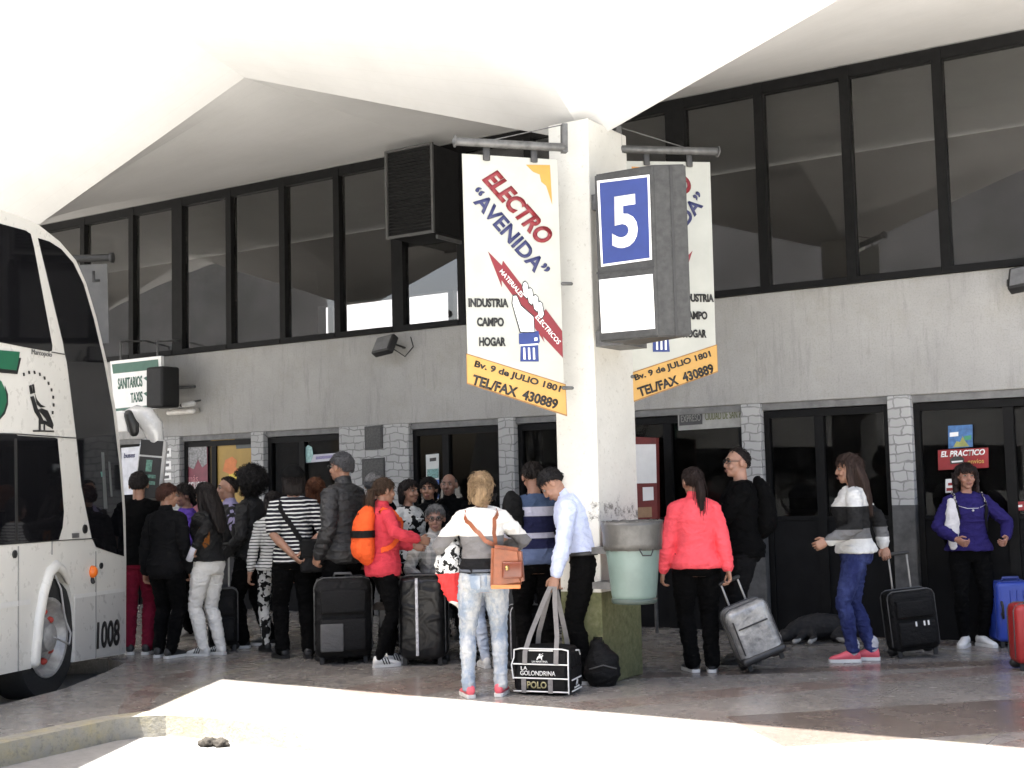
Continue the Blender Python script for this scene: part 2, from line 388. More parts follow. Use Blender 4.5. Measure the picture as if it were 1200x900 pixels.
# upper windows
mx = [-25.2, -24.2, -23.2, -22.2, -21.2, -20.2, -19.2, -18.1, -17.1, -16.07, -15.05, -14.02, -13.1, -12.13, -11.18, -10.27, -9.33, -8.4, -7.45, -6.55, -5.62, -4.69, -3.8, -2.91, -2.0, -1.1, -.2, .7, 1.6, 2.5, 3.4]
thick = {-13.1: .2, -9.33: .17, -5.62: .22}
for a, b in zip(mx, mx[1:]):
    wa, wb = thick.get(a, .095)/2, thick.get(b, .095)/2; bm = BM(); sz = SI + .002
    box(bm, (a-wa+.001, -.03, sz), (a+wa-.001, .1, TP)) if a != mx[0] else None
    box(bm, (a+wa, -.025, TP-.115), (b-wb, .09, TP)); box(bm, (a+wa, -.04, sz), (b-wb, .09, sz+.065))
    wn = fin(bm, 'window', frame_m, B)
    bm = BM(); 
    if abs(a+9.33) < .01 or abs(a+8.4) < .01: continue
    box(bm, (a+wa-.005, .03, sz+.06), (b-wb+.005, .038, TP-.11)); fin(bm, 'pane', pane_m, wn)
for a, b, top in ((-9.33, -8.4, 4.40), (-8.4, -7.45, TP-.11)):
    bm = BM(); box(bm, (a+.08, .03, SI+.062), (b-.045, .038, top)); fin(bm, 'pane', pane_m, B)
# louvred vent cabinet standing out from the window band
VX0, VX1, VY, VZ0, VZ1 = -9.06, -8.40, -.53, 4.41, 5.42
lv = BM(); box(lv, (VX0, VY, VZ0), (VX1, .1, VZ1), bev=.008); lo = fin(lv, 'vent_cabinet', plain('vent grey', (.007, .007, .007), .8, .3, spec=.2), B)
bm = BM(); n = 24
for k in range(n):
    z = VZ0+.05 + k*(VZ1-VZ0-.08)/n; prism(bm, [(VX0+.03, VY-.003, z+.018), (VX1-.03, VY-.003, z+.018), (VX1-.03, VY-.024, z), (VX0+.03, VY-.024, z)], (0, .004, .006))
fin(bm, 'louvre', plain('louvre grey', (.016, .016, .016), .7, .3), lo)
vf = plain('vent frame grey', (.06, .06, .058), .5)
for a, b in (((VX0-.012, VY-.035, VZ0-.02), (VX0+.016, VY-.004, VZ1+.01)), ((VX1-.016, VY-.035, VZ0-.02), (VX1+.012, VY-.004, VZ1+.01)), ((VX0+.018, VY-.034, VZ0-.02), (VX1-.018, VY-.004, VZ0+.012)), ((VX0+.018, VY-.034, VZ1-.016), (VX1-.018, VY-.004, VZ1+.01))):
    bm = BM(); box(bm, a, b); fin(bm, 'vent_frame', vf, lo)
bm = BM(); box(bm, (VX1+.002, VY+.02, 4.33), (VX1+.03, .02, 4.37)); fin(bm, 'vent_bracket', vf, lo)
# stone piers
for a, b in ((-16.6, -16.3), (-15.0, -14.7), (-13.36, -13.06), (-11.75, -11.53), (-10.27, -9.2), (-7.93, -7.72), (-5.0, -4.79), (-3.52, -3.3), (-1.95, -1.7), (-.2, .05), (1.6, 1.85), (3.4, 3.65), (-18.2, -18), (-20, -19.8)):
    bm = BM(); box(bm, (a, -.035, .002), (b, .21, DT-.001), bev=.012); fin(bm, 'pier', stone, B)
# shopfronts between piers
bays = [(-19.8, -18.2, []), (-18, -16.6, []), (-16.3, -15, []), (-14.7, -13.36, [-14.0]), (-13.06, -11.75, [-12.5]), (-11.53, -10.27, [-10.95]), (-9.2, -7.93, [-8.72]), (-7.72, -5.0, [-6.7, -5.86]), (-4.79, -3.52, [-4.22]), (-3.3, -1.95, [-2.45]),
        (-1.7, -.2, []), (.05, 1.6, []), (1.85, 3.4, [])]
for a, b, ms in bays:
    e = .003; bm = BM(); box(bm, (a+e, .05, .003), (a+.06, .13, DT-.08)); box(bm, (b-.06, .05, .003), (b-e, .13, DT-.08)); box(bm, (a+.062, .05, DT-.15), (b-.062, .13, DT-.081))
    for m in ms: box(bm, (m-.045, .045, .003), (m+.045, .13, DT-.152))
    cuts = [a+.06] + [q for m in ms for q in (m-.045, m+.045)] + [b-.06]
    sf = fin(bm, 'shopfront', frame_m, B)
    bm = BM(); bd = BM()
    for p, q in zip(cuts[::2], cuts[1::2]):
        box(bm, (p, .085, 1.14), (q, .092, DT-.15)); box(bd, (p+.001, .07, .004), (q-.001, .12, 1.11)); box(bd, (p+.001, .058, 1.112), (q-.001, .125, 1.15))
    fin(bm, 'pane', shop_m, sf); fin(bd, 'dado_panel', dado_m, sf)
# ------------------------------------------------------------------ umbrella canopies
def canopy_mat():
    s = NT('canopy paint'); c = s.ramp(s.noise(.7, 8, .7), [(.3, (.50, .497, .485)), (.7, (.585, .581, .57))])
    c = s.mix(s.ramp(s.noise(1.5, 7, .8), [(.55, 0.0), (.8, .3)]), c, (.5, .48, .42))
    bd = s.math('LESS_THAN', s.math('FRACT', s.math('MULTIPLY', s.math('ADD', s.xyz()[1], s.math('MULTIPLY', s.noise(1, 2), .03)), 6.5)), .06)
    c = s.mix(s.math('MULTIPLY', bd, .12), c, (.4, .4, .38))
    s.col(c); s.rough(.9); s.bump(s.noise(12, 5), .2, .01); return s.m
def column_mat():
    s = NT('column paint'); x, y, z = s.xyz()
    c = s.ramp(s.noise(1.6, 8, .7), [(.3, (.50, .49, .445)), (.7, (.60, .59, .54))])
    c = s.mix(s.ramp(s.noise(26, 6, .75), [(.58, 0.0), (.7, .6)]), c, (.30, .28, .24))
    gr = s.math('MULTIPLY', s.ramp(s.noise(14, 6, .8), [(.5, 0.0), (.62, 1.0)]), s.math('LESS_THAN', s.math('ABSOLUTE', s.math('SUBTRACT', z, s.math('ADD', 1.12, s.math('MULTIPLY', s.noise(9), .35)))), .075))
    c = s.mix(s.math('MULTIPLY', gr, .85), c, (.06, .055, .05))
    g = s.ramp(s.noise(17, 6, .75), [(.32, (.055, .062, .026)), (.5, (.095, .10, .042)), (.72, (.15, .15, .085))])
    s.col(s.mix(s.math('LESS_THAN', z, .70), c, g)); s.rough(.8); s.bump(s.noise(24, 6), .4, .008); return s.m
can_m, colm = canopy_mat(), column_mat()
CX, CY, HA, HB, ZC, ZE = -4.92, -3.2, 3.80, 3.2, 4.28, 5.56
U = thing('umbrella_canopy', 'white concrete umbrella canopy on the column that carries the number five sign', 'canopy', (CX, CY, 0), 0, 'umbrella canopies along the terminal')
ZF = 6.35     # the street edge of each canopy rises higher than the wall edge
def zf(x, y): a, b = abs(x)/HA, abs(y)/HB; za = ZC+(ZE-ZC)*a; return za + (ZE-za)*b**.6 if y >= 0 else za + (ZF-za)*b
bm = BM(); NN = 24; g = {}; gt = {}
for i in range(NN+1):
    for j in range(NN+1):
        x, y = HA*(2*i/NN-1)*.9999, HB*(2*j/NN-1)*.9999; g[i, j] = bm.verts.new((x, y, zf(x, y))); gt[i, j] = bm.verts.new((x, y, zf(x, y)+.09))
for i in range(NN):
    for j in range(NN):
        bm.faces.new((g[i,j], g[i+1,j], g[i+1,j+1], g[i,j+1])); bm.faces.new((gt[i,j], gt[i,j+1], gt[i+1,j+1], gt[i+1,j]))
for k in range(NN):
    for (a, b) in (((k,0),(k+1,0)), ((k,NN),(k+1,NN)), ((0,k),(0,k+1)), ((NN,k),(NN,k+1))): bm.faces.new((g[a], g[b], gt[b], gt[a]))
fin(bm, 'shell', can_m, U, local=True, smooth=6)
bm = BM(); box(bm, (-.18, -.33, 0), (.18, .33, ZC+.1), bev=.012); fin(bm, 'column', colm, U, local=True)
for dx, lb in ((-2, 'white concrete umbrella canopy farthest along the terminal beyond the coach'), (-1, 'white concrete umbrella canopy above the parked coach'), ):
    c = copy_tree(U); c.location.x = CX + dx*2*HA; c['label'] = lb
# out-of-frame blocks added across the bus yard to shape reflections in the glazing
yard = plain('far building render', (.16, .155, .15), .9, .3, .4); yw = plain('far window', (.03, .035, .04), .2)
for nm, x0, x1, h, lb in (('reflection_block_left', -110, -50, 16, 'long grey office block across the bus yard, left of the gap'), ('reflection_block_right', -31, 60, 15, 'long grey warehouse across the bus yard, right of the gap')):
    Q = thing(nm, lb, 'building', ((x0+x1)/2, -45, RZ)); bm = BM(); box(bm, (x0, -46, RZ), (x1, -42, h), bev=.05); fin(bm, 'wall', yard, Q)
    bm = BM(); box(bm, (x0-.3, -46.3, h+.01), (x1+.3, -41.7, h+.4)); fin(bm, 'roof', roof_m, Q)
    for k in range(int((x1-x0)/6)):
        bm = BM(); box(bm, (x0+2+k*6, -42.02, 3), (x0+5.2+k*6, -41.95, 6.2), bev=.02); fin(bm, 'window', yw, Q)
# white backdrop added behind the terminal, brightens the view through its rear windows
Q = thing('white_backdrop', 'sunlit white building behind the terminal, seen through the upper panes', 'building', (-26, 22, RZ)); bm = BM(); box(bm, (-44, 20, RZ), (-10, 30, 12), bev=.05); fin(bm, 'wall', plain('backdrop white', (.72, .72, .72), .9, .08, .4), Q)
bm = BM(); box(bm, (-44.3, 19.7, 12.01), (-9.7, 30.3, 12.4)); fin(bm, 'roof', roof_m, Q)
for x in (-42, -36.5, -18.5, -14): bm = BM(); box(bm, (x, 19.95, 4.5), (x+1.4, 20.04, 7), bev=.02); fin(bm, 'window', yw, Q)
# ------------------------------------------------------------------ hanging banners
def bar(pl, par, name, pts, m, lift=.004): bm = BM(); pl.poly(bm, pts, lift); return fin(bm, name, m, par)
metal = plain('grey steel', (.10, .10, .098), .5, .4, 12, metal=.3)
wh = plain('banner white', (.385, .39, .35), .5, .06, 5); redp = plain('sign red', (.17, .010, .016), .5, .1); navy = plain('sign navy', (.018, .022, .085), .5, .1)
yel = plain('tag yellow', (.47, .27, .065), .5, .1, 5); org = plain('star orange', (.52, .23, .04), .5, .08); blk = plain('print black', (.012, .012, .012), .5); pwh = plain('print white', (.8, .8, .78), .5, .04); blu = plain('cuff blue', (.012, .03, .15), .5)
ang = YAW + R(14)     # the sheets stand across the view, right end a little farther
def banner(label, px, py, d, mir, k):
    n = V((math.sin(ang), -math.cos(ang), 0)); p0 = CAM + ray(px, py)*(d/ray(px, py).dot(FWD)); pl = Plane(n, p0)
    T = thing('hanging_banner', label, 'banner', (p0.x, p0.y, 0), 0, 'banners hung on the columns')
    sg = -1 if mir else 1
    def at(x, y, lift): xx = x - (y-28)*.0213 - 5; return p0 + pl.u*(sg*xx*k) - pl.v*((y-28)*k) + n*lift
    def poly(bm, pts, lift, th=.002): prism(bm, [at(x, y, lift) for x, y in pts], n*-th)
    def part(nm, pts, lift, m, par, th=.002): bm = BM(); poly(bm, pts, lift, th); return fin(bm, nm, m, par)
    def txt(t, x0, y0, x1, y1, h, m, par, lift=.006, bold=0, shear=0):
        if mir: x0, y0, x1, y1 = x1, y1, x0, y0
        a, b = at(x0, y0, lift), at(x1, y1, lift); L = (b-a).length; dd = (b-a).normalized(); up = n.cross(dd).normalized(); c = (a+b)/2
        return text_mesh(t, Matrix(((dd.x, up.x, n.x, c.x), (dd.y, up.y, n.y, c.y), (dd.z, up.z, n.z, c.z), (0,0,0,1))), L, h*k, m, par, bold, 'lettering', shear)
    sh = part('sheet', [(5, 28), (325, 36), (345, 876), (25, 772)], 0, wh, T, .012)
    part('star_emblem', [(218, 57), (300, 55), (307, 187), (287, 125), (270, 112), (265, 88), (243, 80)], .003, org, sh)
    txt('ELECTRO', 92, 92, 292, 308, 64, redp, sh, bold=.045, shear=.2)
    txt('“AVENIDA”', 42, 150, 282, 418, 54, navy, sh, bold=.03)
    part('lightning_bolt', [(90, 347), (136, 392), (140, 376), (210, 465), (262, 520), (270, 545), (283, 533), (338, 605), (340, 693), (272, 622), (278, 642), (255, 608), (200, 540), (172, 490), (135, 440), (136, 464)], .003, redp, sh)
    txt('MATERIALES', 132, 408, 205, 492, 15, pwh, sh, bold=.01); txt('ELECTRICOS', 252, 556, 328, 645, 16, pwh, sh, bold=.01)
    bm = BM(); poly(bm, [(172, 488), (186, 486), (200, 520), (243, 556), (246, 612), (195, 612), (176, 545), (168, 515)], .0055)
    for x, y in ((206, 445), (222, 466), (240, 488), (255, 510)): poly(bm, [(x, y), (x+8, y-4), (x+17, y+4), (x+24, y+42), (x+14, y+58), (x+2, y+48), (x-4, y+16)], .0065)
    ho = fin(bm, 'hand_outline', blk, sh)
    bm = BM(); poly(bm, [(174, 492), (184, 491), (198, 524), (240, 560), (243, 608), (198, 608), (179, 543), (171, 515)], .0078)
    for x, y in ((206, 445), (222, 466), (240, 488), (255, 510)): poly(bm, [(x+2, y+4), (x+8, y), (x+14, y+6), (x+20, y+41), (x+13, y+53), (x+4, y+45), (x-1, y+17)], .0088)
    fin(bm, 'hand_emblem', pwh, sh)
    part('cuff_emblem', [(192, 614), (258, 605), (262, 640), (256, 648), (258, 705), (196, 705), (198, 655), (192, 645)], .0055, blu, sh)
    bm = BM()
    for x in (206, 222, 238): poly(bm, [(x, 660), (x+6, 660), (x+8, 698), (x+1, 698)], .0075)
    poly(bm, [(196, 650), (256, 646), (256, 651), (196, 655)], .0075); poly(bm, [(243, 628), (253, 626), (254, 636), (244, 638)], .0075); fin(bm, 'cuff_stripe', pwh, sh)
    for t, a, b, y in (('INDUSTRIA', 25, 157, 515), ('CAMPO', 53, 142, 577), ('HOGAR', 60, 148, 641)):
        if mir: a, b = a-4, b-4
        txt(t, a, y, b, y, 29, blk, sh, bold=.045)
    tg = part('tag', [(20, 682), (347, 782), (350, 878), (22, 772)], .005, yel, T, .016)
    txt('Bv. 9 de JULIO 1801', 45, 714, 330, 798, 27, blk, tg, .008, .03); txt('TEL/FAX  430889', 38, 762, 320, 846, 34, blk, tg, .008, .035)
    part('tag_edge', [(18, 678), (349, 779), (353, 884), (20, 776)], .0022, plain('tag edge brown', (.25, .13, .04), .6), tg, .004)
    bm = BM(); tube(bm, [at(-18, -8, .03), at(342, -2, .03)], [.033, .033], 12); cyl(bm, at(-24, -8, .03), at(-19, -8, .03), .045)
    br = fin(bm, 'pipe', metal, T)
    for x in (85, 245): bm = BM(); tube(bm, [at(x, -8, .012), at(x, 48, .012)], [(.028, .006)]*2, 8, side=pl.u); fin(bm, 'clip', plain('dark clip', (.03, .03, .03), .5), T)
    bm = BM(); prism(bm, [at(338, -82, .05), at(356, -82, .05), at(356, 14, .05), at(338, 14, .05)], n*-.06); fin(bm, 'bracket_plate', metal, T)
    bm = BM(); tube(bm, [at(90, -14, .03), at(345, -80, .03)], [.005, .005], 6); fin(bm, 'stay_wire', metal, T)
    for y in (450, 792): bm = BM(); tube(bm, [at(338, y, .02), at(368, y, .02)], [.014, .014], 8); fin(bm, 'wall_tie', metal, T)
    return T
BN = banner('white advertising banner hung left of the column, its slanted lettering running down to the right', 541.5, 180, 9.66, False, .00233)
banner('white advertising banner half hidden behind the number five sign', 832, 190, 10.72, True, .00236)
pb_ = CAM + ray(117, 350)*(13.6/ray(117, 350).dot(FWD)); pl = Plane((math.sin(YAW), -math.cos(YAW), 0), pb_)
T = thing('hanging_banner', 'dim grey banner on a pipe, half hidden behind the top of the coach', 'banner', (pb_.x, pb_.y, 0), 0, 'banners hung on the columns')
bm = BM(); pl.poly(bm, [(60, 312), (125.5, 309), (127.5, 402), (62, 404)], 0, .012); s_ = fin(bm, 'sheet', plain('shaded banner grey', (.085, .085, .085), .7, .15, 6), T)  # the banner's shade is painted into its sheet as darker grey
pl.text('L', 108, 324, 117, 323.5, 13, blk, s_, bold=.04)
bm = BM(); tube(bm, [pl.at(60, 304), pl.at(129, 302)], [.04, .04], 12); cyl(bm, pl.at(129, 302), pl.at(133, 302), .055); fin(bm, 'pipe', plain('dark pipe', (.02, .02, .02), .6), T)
# ------------------------------------------------------------------ number five box sign
grey_box = plain('box sign grey', (.035, .035, .033), .6, .35, 20, bump=.2)
pl = Plane((0, -1, 0), (0, -3.78, 0)); f = [pl.at(*q) for q in ((695, 202), (765, 195.5), (771, 394.5), (702, 401))]
x0 = (f[0].x+f[3].x)/2; x1 = (f[1].x+f[2].x)/2; zt = (f[0].z+f[1].z)/2; zb = (f[2].z+f[3].z)/2
T = thing('number_sign', 'grey box sign with a white 5 on blue, fixed to the column', 'sign', ((x0+x1)/2, -3.6, 0))
sd_ = V((math.cos(YAW), math.sin(YAW), 0))*.25
bm = BM(); q = [V((x0, -3.78, zb)), V((x1, -3.78, zb)), V((x1, -3.78, zb))+sd_, V((x0, -3.78, zb))+V((.12, .42, 0))]
prism(bm, q, (0, 0, zt-zb)); bmesh.ops.bevel(bm, geom=list(bm.edges), offset=.012, segments=2, affect='EDGES')
fin(bm, 'box', grey_box, T)
bm = BM(); m = (q[1]+q[2])/2; d = (q[2]-q[1]).normalized(); nn = V((d.y, -d.x, 0))
prism(bm, [m+nn*.001+V((0,0,.01)), m+d*.018+nn*.001+V((0,0,.01)), m+d*.018+nn*.001+V((0,0,zt-zb-.01)), m+nn*.001+V((0,0,zt-zb-.01))], nn*.006)
fin(bm, 'seam', plain('seam dark', (.03, .03, .03), .7), T)
bm = BM(); pl.poly(bm, [(699.5, 212), (760.7, 204.5), (763.7, 304), (704.5, 312.5)], .006, .01); pa = fin(bm, 'number_panel', pwh, T)
bm = BM(); pl.poly(bm, [(702.5, 214.5), (758.5, 207.5), (761.2, 302), (706.5, 309.5)], .009, .004); fin(bm, 'blue_field', plain('sign blue', (.022, .04, .17), .45, .1), pa)
pl.text('5', 717, 261.5, 747, 257.5, 62, pwh, pa, .012, .03)
bm = BM(); pl.poly(bm, [(702, 328), (764.5, 321), (767.5, 385), (705, 390.5)], .006, .01); fin(bm, 'white_panel', pwh, T)
bm = BM(); pl.poly(bm, [(699, 319), (767, 311.5), (767, 313.5), (699, 321)], .004, .003); fin(bm, 'divider', plain('seam dark', 0, 0), T)
for z in (zb, zt-.2): bm = BM(); box(bm, (-4.745, -3.5, z), (-4.5, -3.1, z+.12)); fin(bm, 'bracket', metal, T)
# ------------------------------------------------------------------ signs and fittings on the front
P0 = lambda y: Plane((0, -1, 0), (0, y, 0))
grn = plain('sign green', (.05, .13, .095), .5, .1)
pl = P0(-.42); c = pl.at(160, 450); T = thing('direction_sign', 'white and green sign with toilets and taxi lettering, hung out from the wall', 'sign', (c.x, c.y, 0))
bm = BM(); pl.poly(bm, [(129, 423.5), (188.5, 417), (191, 478), (134, 483)], 0, .05); s_ = fin(bm, 'panel', pwh, T)
bar(pl, s_, 'green_stripe', [(131, 427), (185, 421), (186, 432.5), (132.5, 438)], grn); bar(pl, s_, 'green_stripe', [(134.5, 479), (187.5, 473.5), (187.7, 477), (135, 482)], grn)
pl.text('SANITARIOS', 138, 450, 166.5, 446.5, 13, grn, s_, .004, .02); pl.text('TAXIS', 153, 466.5, 167, 464.5, 12, grn, s_, .004, .02)
bm = BM()
for y in (444, 462): pl.poly(bm, [(168, y-1), (174, y-4), (174, y-2), (184, y-3), (184, y+1), (174, y+2), (174, y+4)], .004)
fin(bm, 'arrow_marking', grn, s_)
for px in (140, 183): bm = BM(); a = pl.at(px, 422); tube(bm, [a+V((0, .02, 0)), a+V((0, .02, .25)), a+V((0, .45, .3))], [.012]*3, 8); fin(bm, 'hanger', metal, T)
pl = P0(-.55); a, b = pl.at(175.5, 431), pl.at(195.5, 477)
T = thing('loudspeaker', 'black box loudspeaker on the wall beside the direction sign', 'loudspeaker', (a.x, -.3, 0))
bm = BM(); box(bm, (a.x, -.62, b.z), (b.x, -.32, a.z), bev=.03); cb_ = fin(bm, 'cabinet', plain('speaker black', (.006, .006, .006), .7), T, smooth=40)
bm = BM(); box(bm, (a.x+.03, -.626, b.z+.03), (b.x-.03, -.618, a.z-.03), bev=.003); fin(bm, 'grille', plain('grille', (.02, .02, .02), .8, bump=.5), T)
bm = BM(); tube(bm, [((a.x+b.x)/2, -.34, (a.z+b.z)/2), ((a.x+b.x)/2+.1, -.0, (a.z+b.z)/2+.03)], [.02, .02], 8); fin(bm, 'bracket', metal, T)
pl = P0(-.1); a, b = pl.at(196, 484), pl.at(228, 480)
T = thing('tube_lamp', 'white tube lamp fitting on the wall under the loudspeaker', 'lamp', ((a.x+b.x)/2, -.05, 0))
bm = BM(); box(bm, (a.x, -.075, a.z-.02), (b.x, 0, a.z+.05), bev=.015); fin(bm, 'housing', plain('lamp housing', (.45, .42, .38), .5), T, smooth=40)
bm = BM(); tube(bm, [(a.x+.03, -.1, a.z), (b.x-.03, -.1, a.z)], [.035, .035], 12); fin(bm, 'tube', plain('lamp tube', (.7, .68, .64), .3), T)
pl = P0(-.16); a = pl.at(222, 473)
T = thing('wall_camera', 'small white camera on the wall above the tube lamp', 'camera', (a.x, 0, 0))
bm = BM(); tube(bm, [(a.x-.07, -.2, a.z-.015), (a.x+.05, -.14, a.z)], [.032, .036], 12); cb_ = fin(bm, 'housing', plain('camera white', (.6, .6, .58), .4), T)
bm = BM(); tube(bm, [(a.x-.085, -.208, a.z-.019), (a.x-.1, -.215, a.z-.022)], [.022, .022], 10); fin(bm, 'lens', blk, T)
bm = BM(); tube(bm, [(a.x+.02, -.14, a.z+.02), (a.x+.04, .0, a.z+.05)], [.012, .012], 8); fin(bm, 'bracket', metal, T)
def flood(label, px, py, sc=1):
    pl = P0(-.22); a = pl.at(px, py); T = thing('floodlight', label, 'floodlight', (a.x, 0, 0), 0, 'floodlights on the wall')
    M = Matrix.Translation(a) @ Matrix.Rotation(R(-32), 4, 'X') @ Matrix.Rotation(R(-10), 4, 'Z')
    bm = BM(); box(bm, (-.15, -.05, -.12), (.15, .05, .12), M, bev=.02); fin(bm, 'housing', plain('flood black', (.014, .014, .014), .5), T, smooth=40)
    bm = BM(); box(bm, (-.125, -.056, -.095), (.125, -.049, .095), M, bev=.002); fin(bm, 'lens', plain('flood glass', (.16, .16, .16), .15), T)
    bm = BM(); tube(bm, [a+V((.16, .02, 0)), a+V((.19, .14, -.03)), a+V((.1, .22, -.02))], [.012]*3, 8); tube(bm, [a+V((-.16, .02, 0)), a+V((-.19, .14, -.03)), a+V((-.1, .22, -.02))], [.012]*3, 8)
    tube(bm, [a+V((.1, .05, -.05)), a+V((.22, .1, -.14)), a+V((.27, .2, -.02)), a+V((.22, .22, .1))], [.007]*4, 6); fin(bm, 'bracket', plain('flood black', 0), T)
flood('black floodlight on the wall under the louvred vent cabinet', 451, 405)
flood('black floodlight at the end of the wall above the woman in purple', 1203, 326)
# signs in the shopfronts (flat sheets on the glass)
def sheet(name, label, cat, pts, m, y=-.0, th=.006, group=None):
    pl = P0(y); cx = sum(p[0] for p in pts)/len(pts); cy = sum(p[1] for p in pts)/len(pts); c = pl.at(cx, cy)
    T = thing(name, label, cat, (c.x, c.y, c.z), 0, group); bm = BM(); pl.poly(bm, pts, 0, th); s_ = fin(bm, 'sheet', m, T); return T, s_, pl
T, s_, pl = sheet('poster', 'yellow poster with an orange blot filling the shop window', 'poster', [(247, 516), (295, 513), (295, 640), (248, 640)], plain('poster yellow', (.33, .21, .04), .55, .15, 4), .07)
bar(pl, s_, 'orange_blot', [(264, 539), (272, 535), (278, 540), (276, 547), (281, 552), (270, 556), (261, 552)], plain('poster orange', (.55, .16, .03), .5))
bar(pl, s_, 'dark_heading', [(275, 514.5), (295, 513), (295, 525), (277, 526)], plain('poster slate', (.04, .05, .05), .5))
bar(pl, s_, 'yellow_blot', [(268, 556), (280, 549), (284, 562), (272, 572)], plain('poster bright yellow', (.62, .45, .04), .5))
T, s_, pl = sheet('poster', 'maroon cruise poster with pale lettering beside the yellow poster', 'poster', [(218, 520), (243, 518), (244, 640), (219, 640)], plain('poster maroon', (.17, .03, .05), .5, .3, 6), .07)
bar(pl, s_, 'grey_picture', [(219, 522), (242, 520), (242.5, 543), (237, 548), (232, 538), (227, 550), (219.5, 546)], plain('poster grey', (.22, .22, .22), .5, .6, 30))
pl.text('más', 220, 561, 232, 560.5, 8, plain('poster pink', (.5, .2, .22), .5), s_); pl.text('crucer', 220.5, 569, 241, 568, 8, pwh, s_)
T, s_, pl = sheet('wall_notice', 'white notice headed buses behind the coach mirror', 'notice', [(142, 525), (176, 522), (178, 578), (144, 580)], plain('notice white', (.55, .56, .6), .5), -.04)
pl.text('buses', 145, 534, 158, 533, 6, navy, s_, bold=.02, shear=.2)
for k, (y0, y1) in enumerate(((526, 536), (541, 551), (555, 563))):
    T, s_, pl = sheet('wall_notice', ('white notice uppermost of three beside the coach mirror', 'white notice in the middle of three beside the coach mirror', 'white notice lowest of three beside the coach mirror')[k], 'notice', [(187, y0), (200, y0-1), (200.5, y1-1), (187.5, y1)], pwh, -.04, group='notices stacked on the pier')
    bar(pl, s_, 'print', [(189, y0+3), (198, y0+2), (198, y0+5.5), (189, y0+6.5)], plain('print grey', (.1, .1, .1), .6))
for k, (pts) in enumerate(([(427, 500), (447.5, 498), (448, 525.5), (427.5, 527.5)], [(424, 538), (450, 536), (450.5, 566), (424.5, 568)])):
    T, s_, pl = sheet('wall_plaque', ('dark square plaque high on the stone pier', 'dark square plaque low on the stone pier behind the grey cap')[k], 'plaque', pts, plain('plaque bronze', (.03, .03, .03), .5, .5, 40, bump=.6), -.05, .02, 'plaques on the wide stone pier')
    x0, y0 = pts[0]; x1, y1 = pts[2]; bar(pl, s_, 'rim', [(x0+2, y0+2), (x1-2, y0+.5), (x1-2, y1-3), (x0+2, y1-1)], plain('plaque face', (.05, .05, .048), .6, .6, 60, bump=.6))
T, s_, pl = sheet('window_sticker', 'white strip sticker with a teal bird emblem on the shop glass', 'sticker', [(352, 534), (398, 530.5), (398, 539), (352, 543)], plain('sticker white', (.5, .5, .56), .5, .1), .075, .003)
bar(pl, s_, 'emblem', [(357, 525), (361, 521.5), (365.5, 524), (367, 533), (364, 542), (358.5, 541.5), (355.5, 534)], plain('emblem teal', (.28, .46, .44), .5, .3, 30))
bar(pl, s_, 'print', [(370, 535), (392, 533), (392, 536.5), (370, 538.5)], plain('print mauve', (.22, .2, .36), .5, .5, 120))
T, s_, pl = sheet('poster', 'narrow white poster with a blue foot on the shop door', 'poster', [(499, 533), (514, 531.5), (514.5, 584), (500, 586)], plain('poster white', (.55, .57, .55), .5, .08), .07)
bar(pl, s_, 'blue_foot', [(500, 563), (514.4, 562), (514.4, 583.5), (500.3, 585)], plain('poster blue', (.04, .11, .38), .5)); bar(pl, s_, 'teal_picture', [(500.5, 550), (513.8, 549), (513.8, 560), (500.5, 561)], plain('poster teal', (.14, .28, .26), .5, .6, 60)); bar(pl, s_, 'print', [(503.5, 537), (511, 536), (511, 540), (503.5, 541)], blk)
T, s_, pl = sheet('transom_sign', 'grey transom sign with dark block and city lettering over the door', 'sign', [(794, 481), (872, 475.5), (872.5, 500), (795, 504.5)], plain('transom white', (.30, .30, .28), .6, .15), .035, .01)
bar(pl, s_, 'dark_block', [(796, 483), (823, 481), (823, 497), (796, 499)], plain('block dark', (.05, .05, .05), .5)); pl.text('EXPRESO', 798, 491, 821, 489, 8, plain('print grey2', (.22, .22, .2), .5), s_, .008)
pl.text('CIUDAD DE SAN PE', 826, 488, 870.5, 485, 9, plain('olive print', (.10, .11, .03), .5), s_)
T, s_, pl = sheet('shop_sign', 'red window sign with white lettering above the woman in purple', 'sign', [(1099, 527.5), (1158, 524.5), (1158.5, 548), (1099.5, 551)], plain('shop red', (.26, .015, .018), .5, .1), .055, .006)
pl.text('EL PRACTICO', 1102, 532.5, 1154, 529.5, 7, pwh, s_, bold=.03, shear=.25)
bar(pl, s_, 'van_picture', [(1113, 538), (1118, 535), (1126, 534.5), (1130, 537.5), (1129, 542.5), (1114, 544)], plain('van dark', (.03, .03, .03), .4)); bar(pl, s_, 'van_side', [(1115, 540.4), (1128, 539.4), (1128, 541.2), (1115.5, 542.4)], pwh, .007)
pl.text('envíos', 1134, 541, 1153, 540, 5, plain('sign gold', (.6, .4, .1), .5), s_)
T, s_, pl = sheet('poster', 'blue landscape poster above the red window sign', 'poster', [(1111, 499), (1139.5, 497.5), (1140, 523.5), (1111.5, 525.5)], plain('poster azure', (.05, .14, .32), .5, .4, 25), .055)
bar(pl, s_, 'hill_picture', [(1117, 524), (1121, 517), (1125, 518), (1128, 511), (1131, 517), (1136, 523)], plain('poster khaki', (.26, .27, .08), .5, .3)); bar(pl, s_, 'heading', [(1113, 507), (1123, 506), (1123, 511), (1113, 512)], pwh); bar(pl, s_, 'label_patch', [(1130, 511), (1138, 510), (1138, 515), (1130, 516)], plain('poster green', (.05, .25, .12), .5))
T, s_, pl = sheet('window_sticker', 'small white sticker with a red line beside the dark curls', 'sticker', [(1108, 561.5), (1124, 560.5), (1124, 576.5), (1108, 577.5)], pwh, .055, .004)
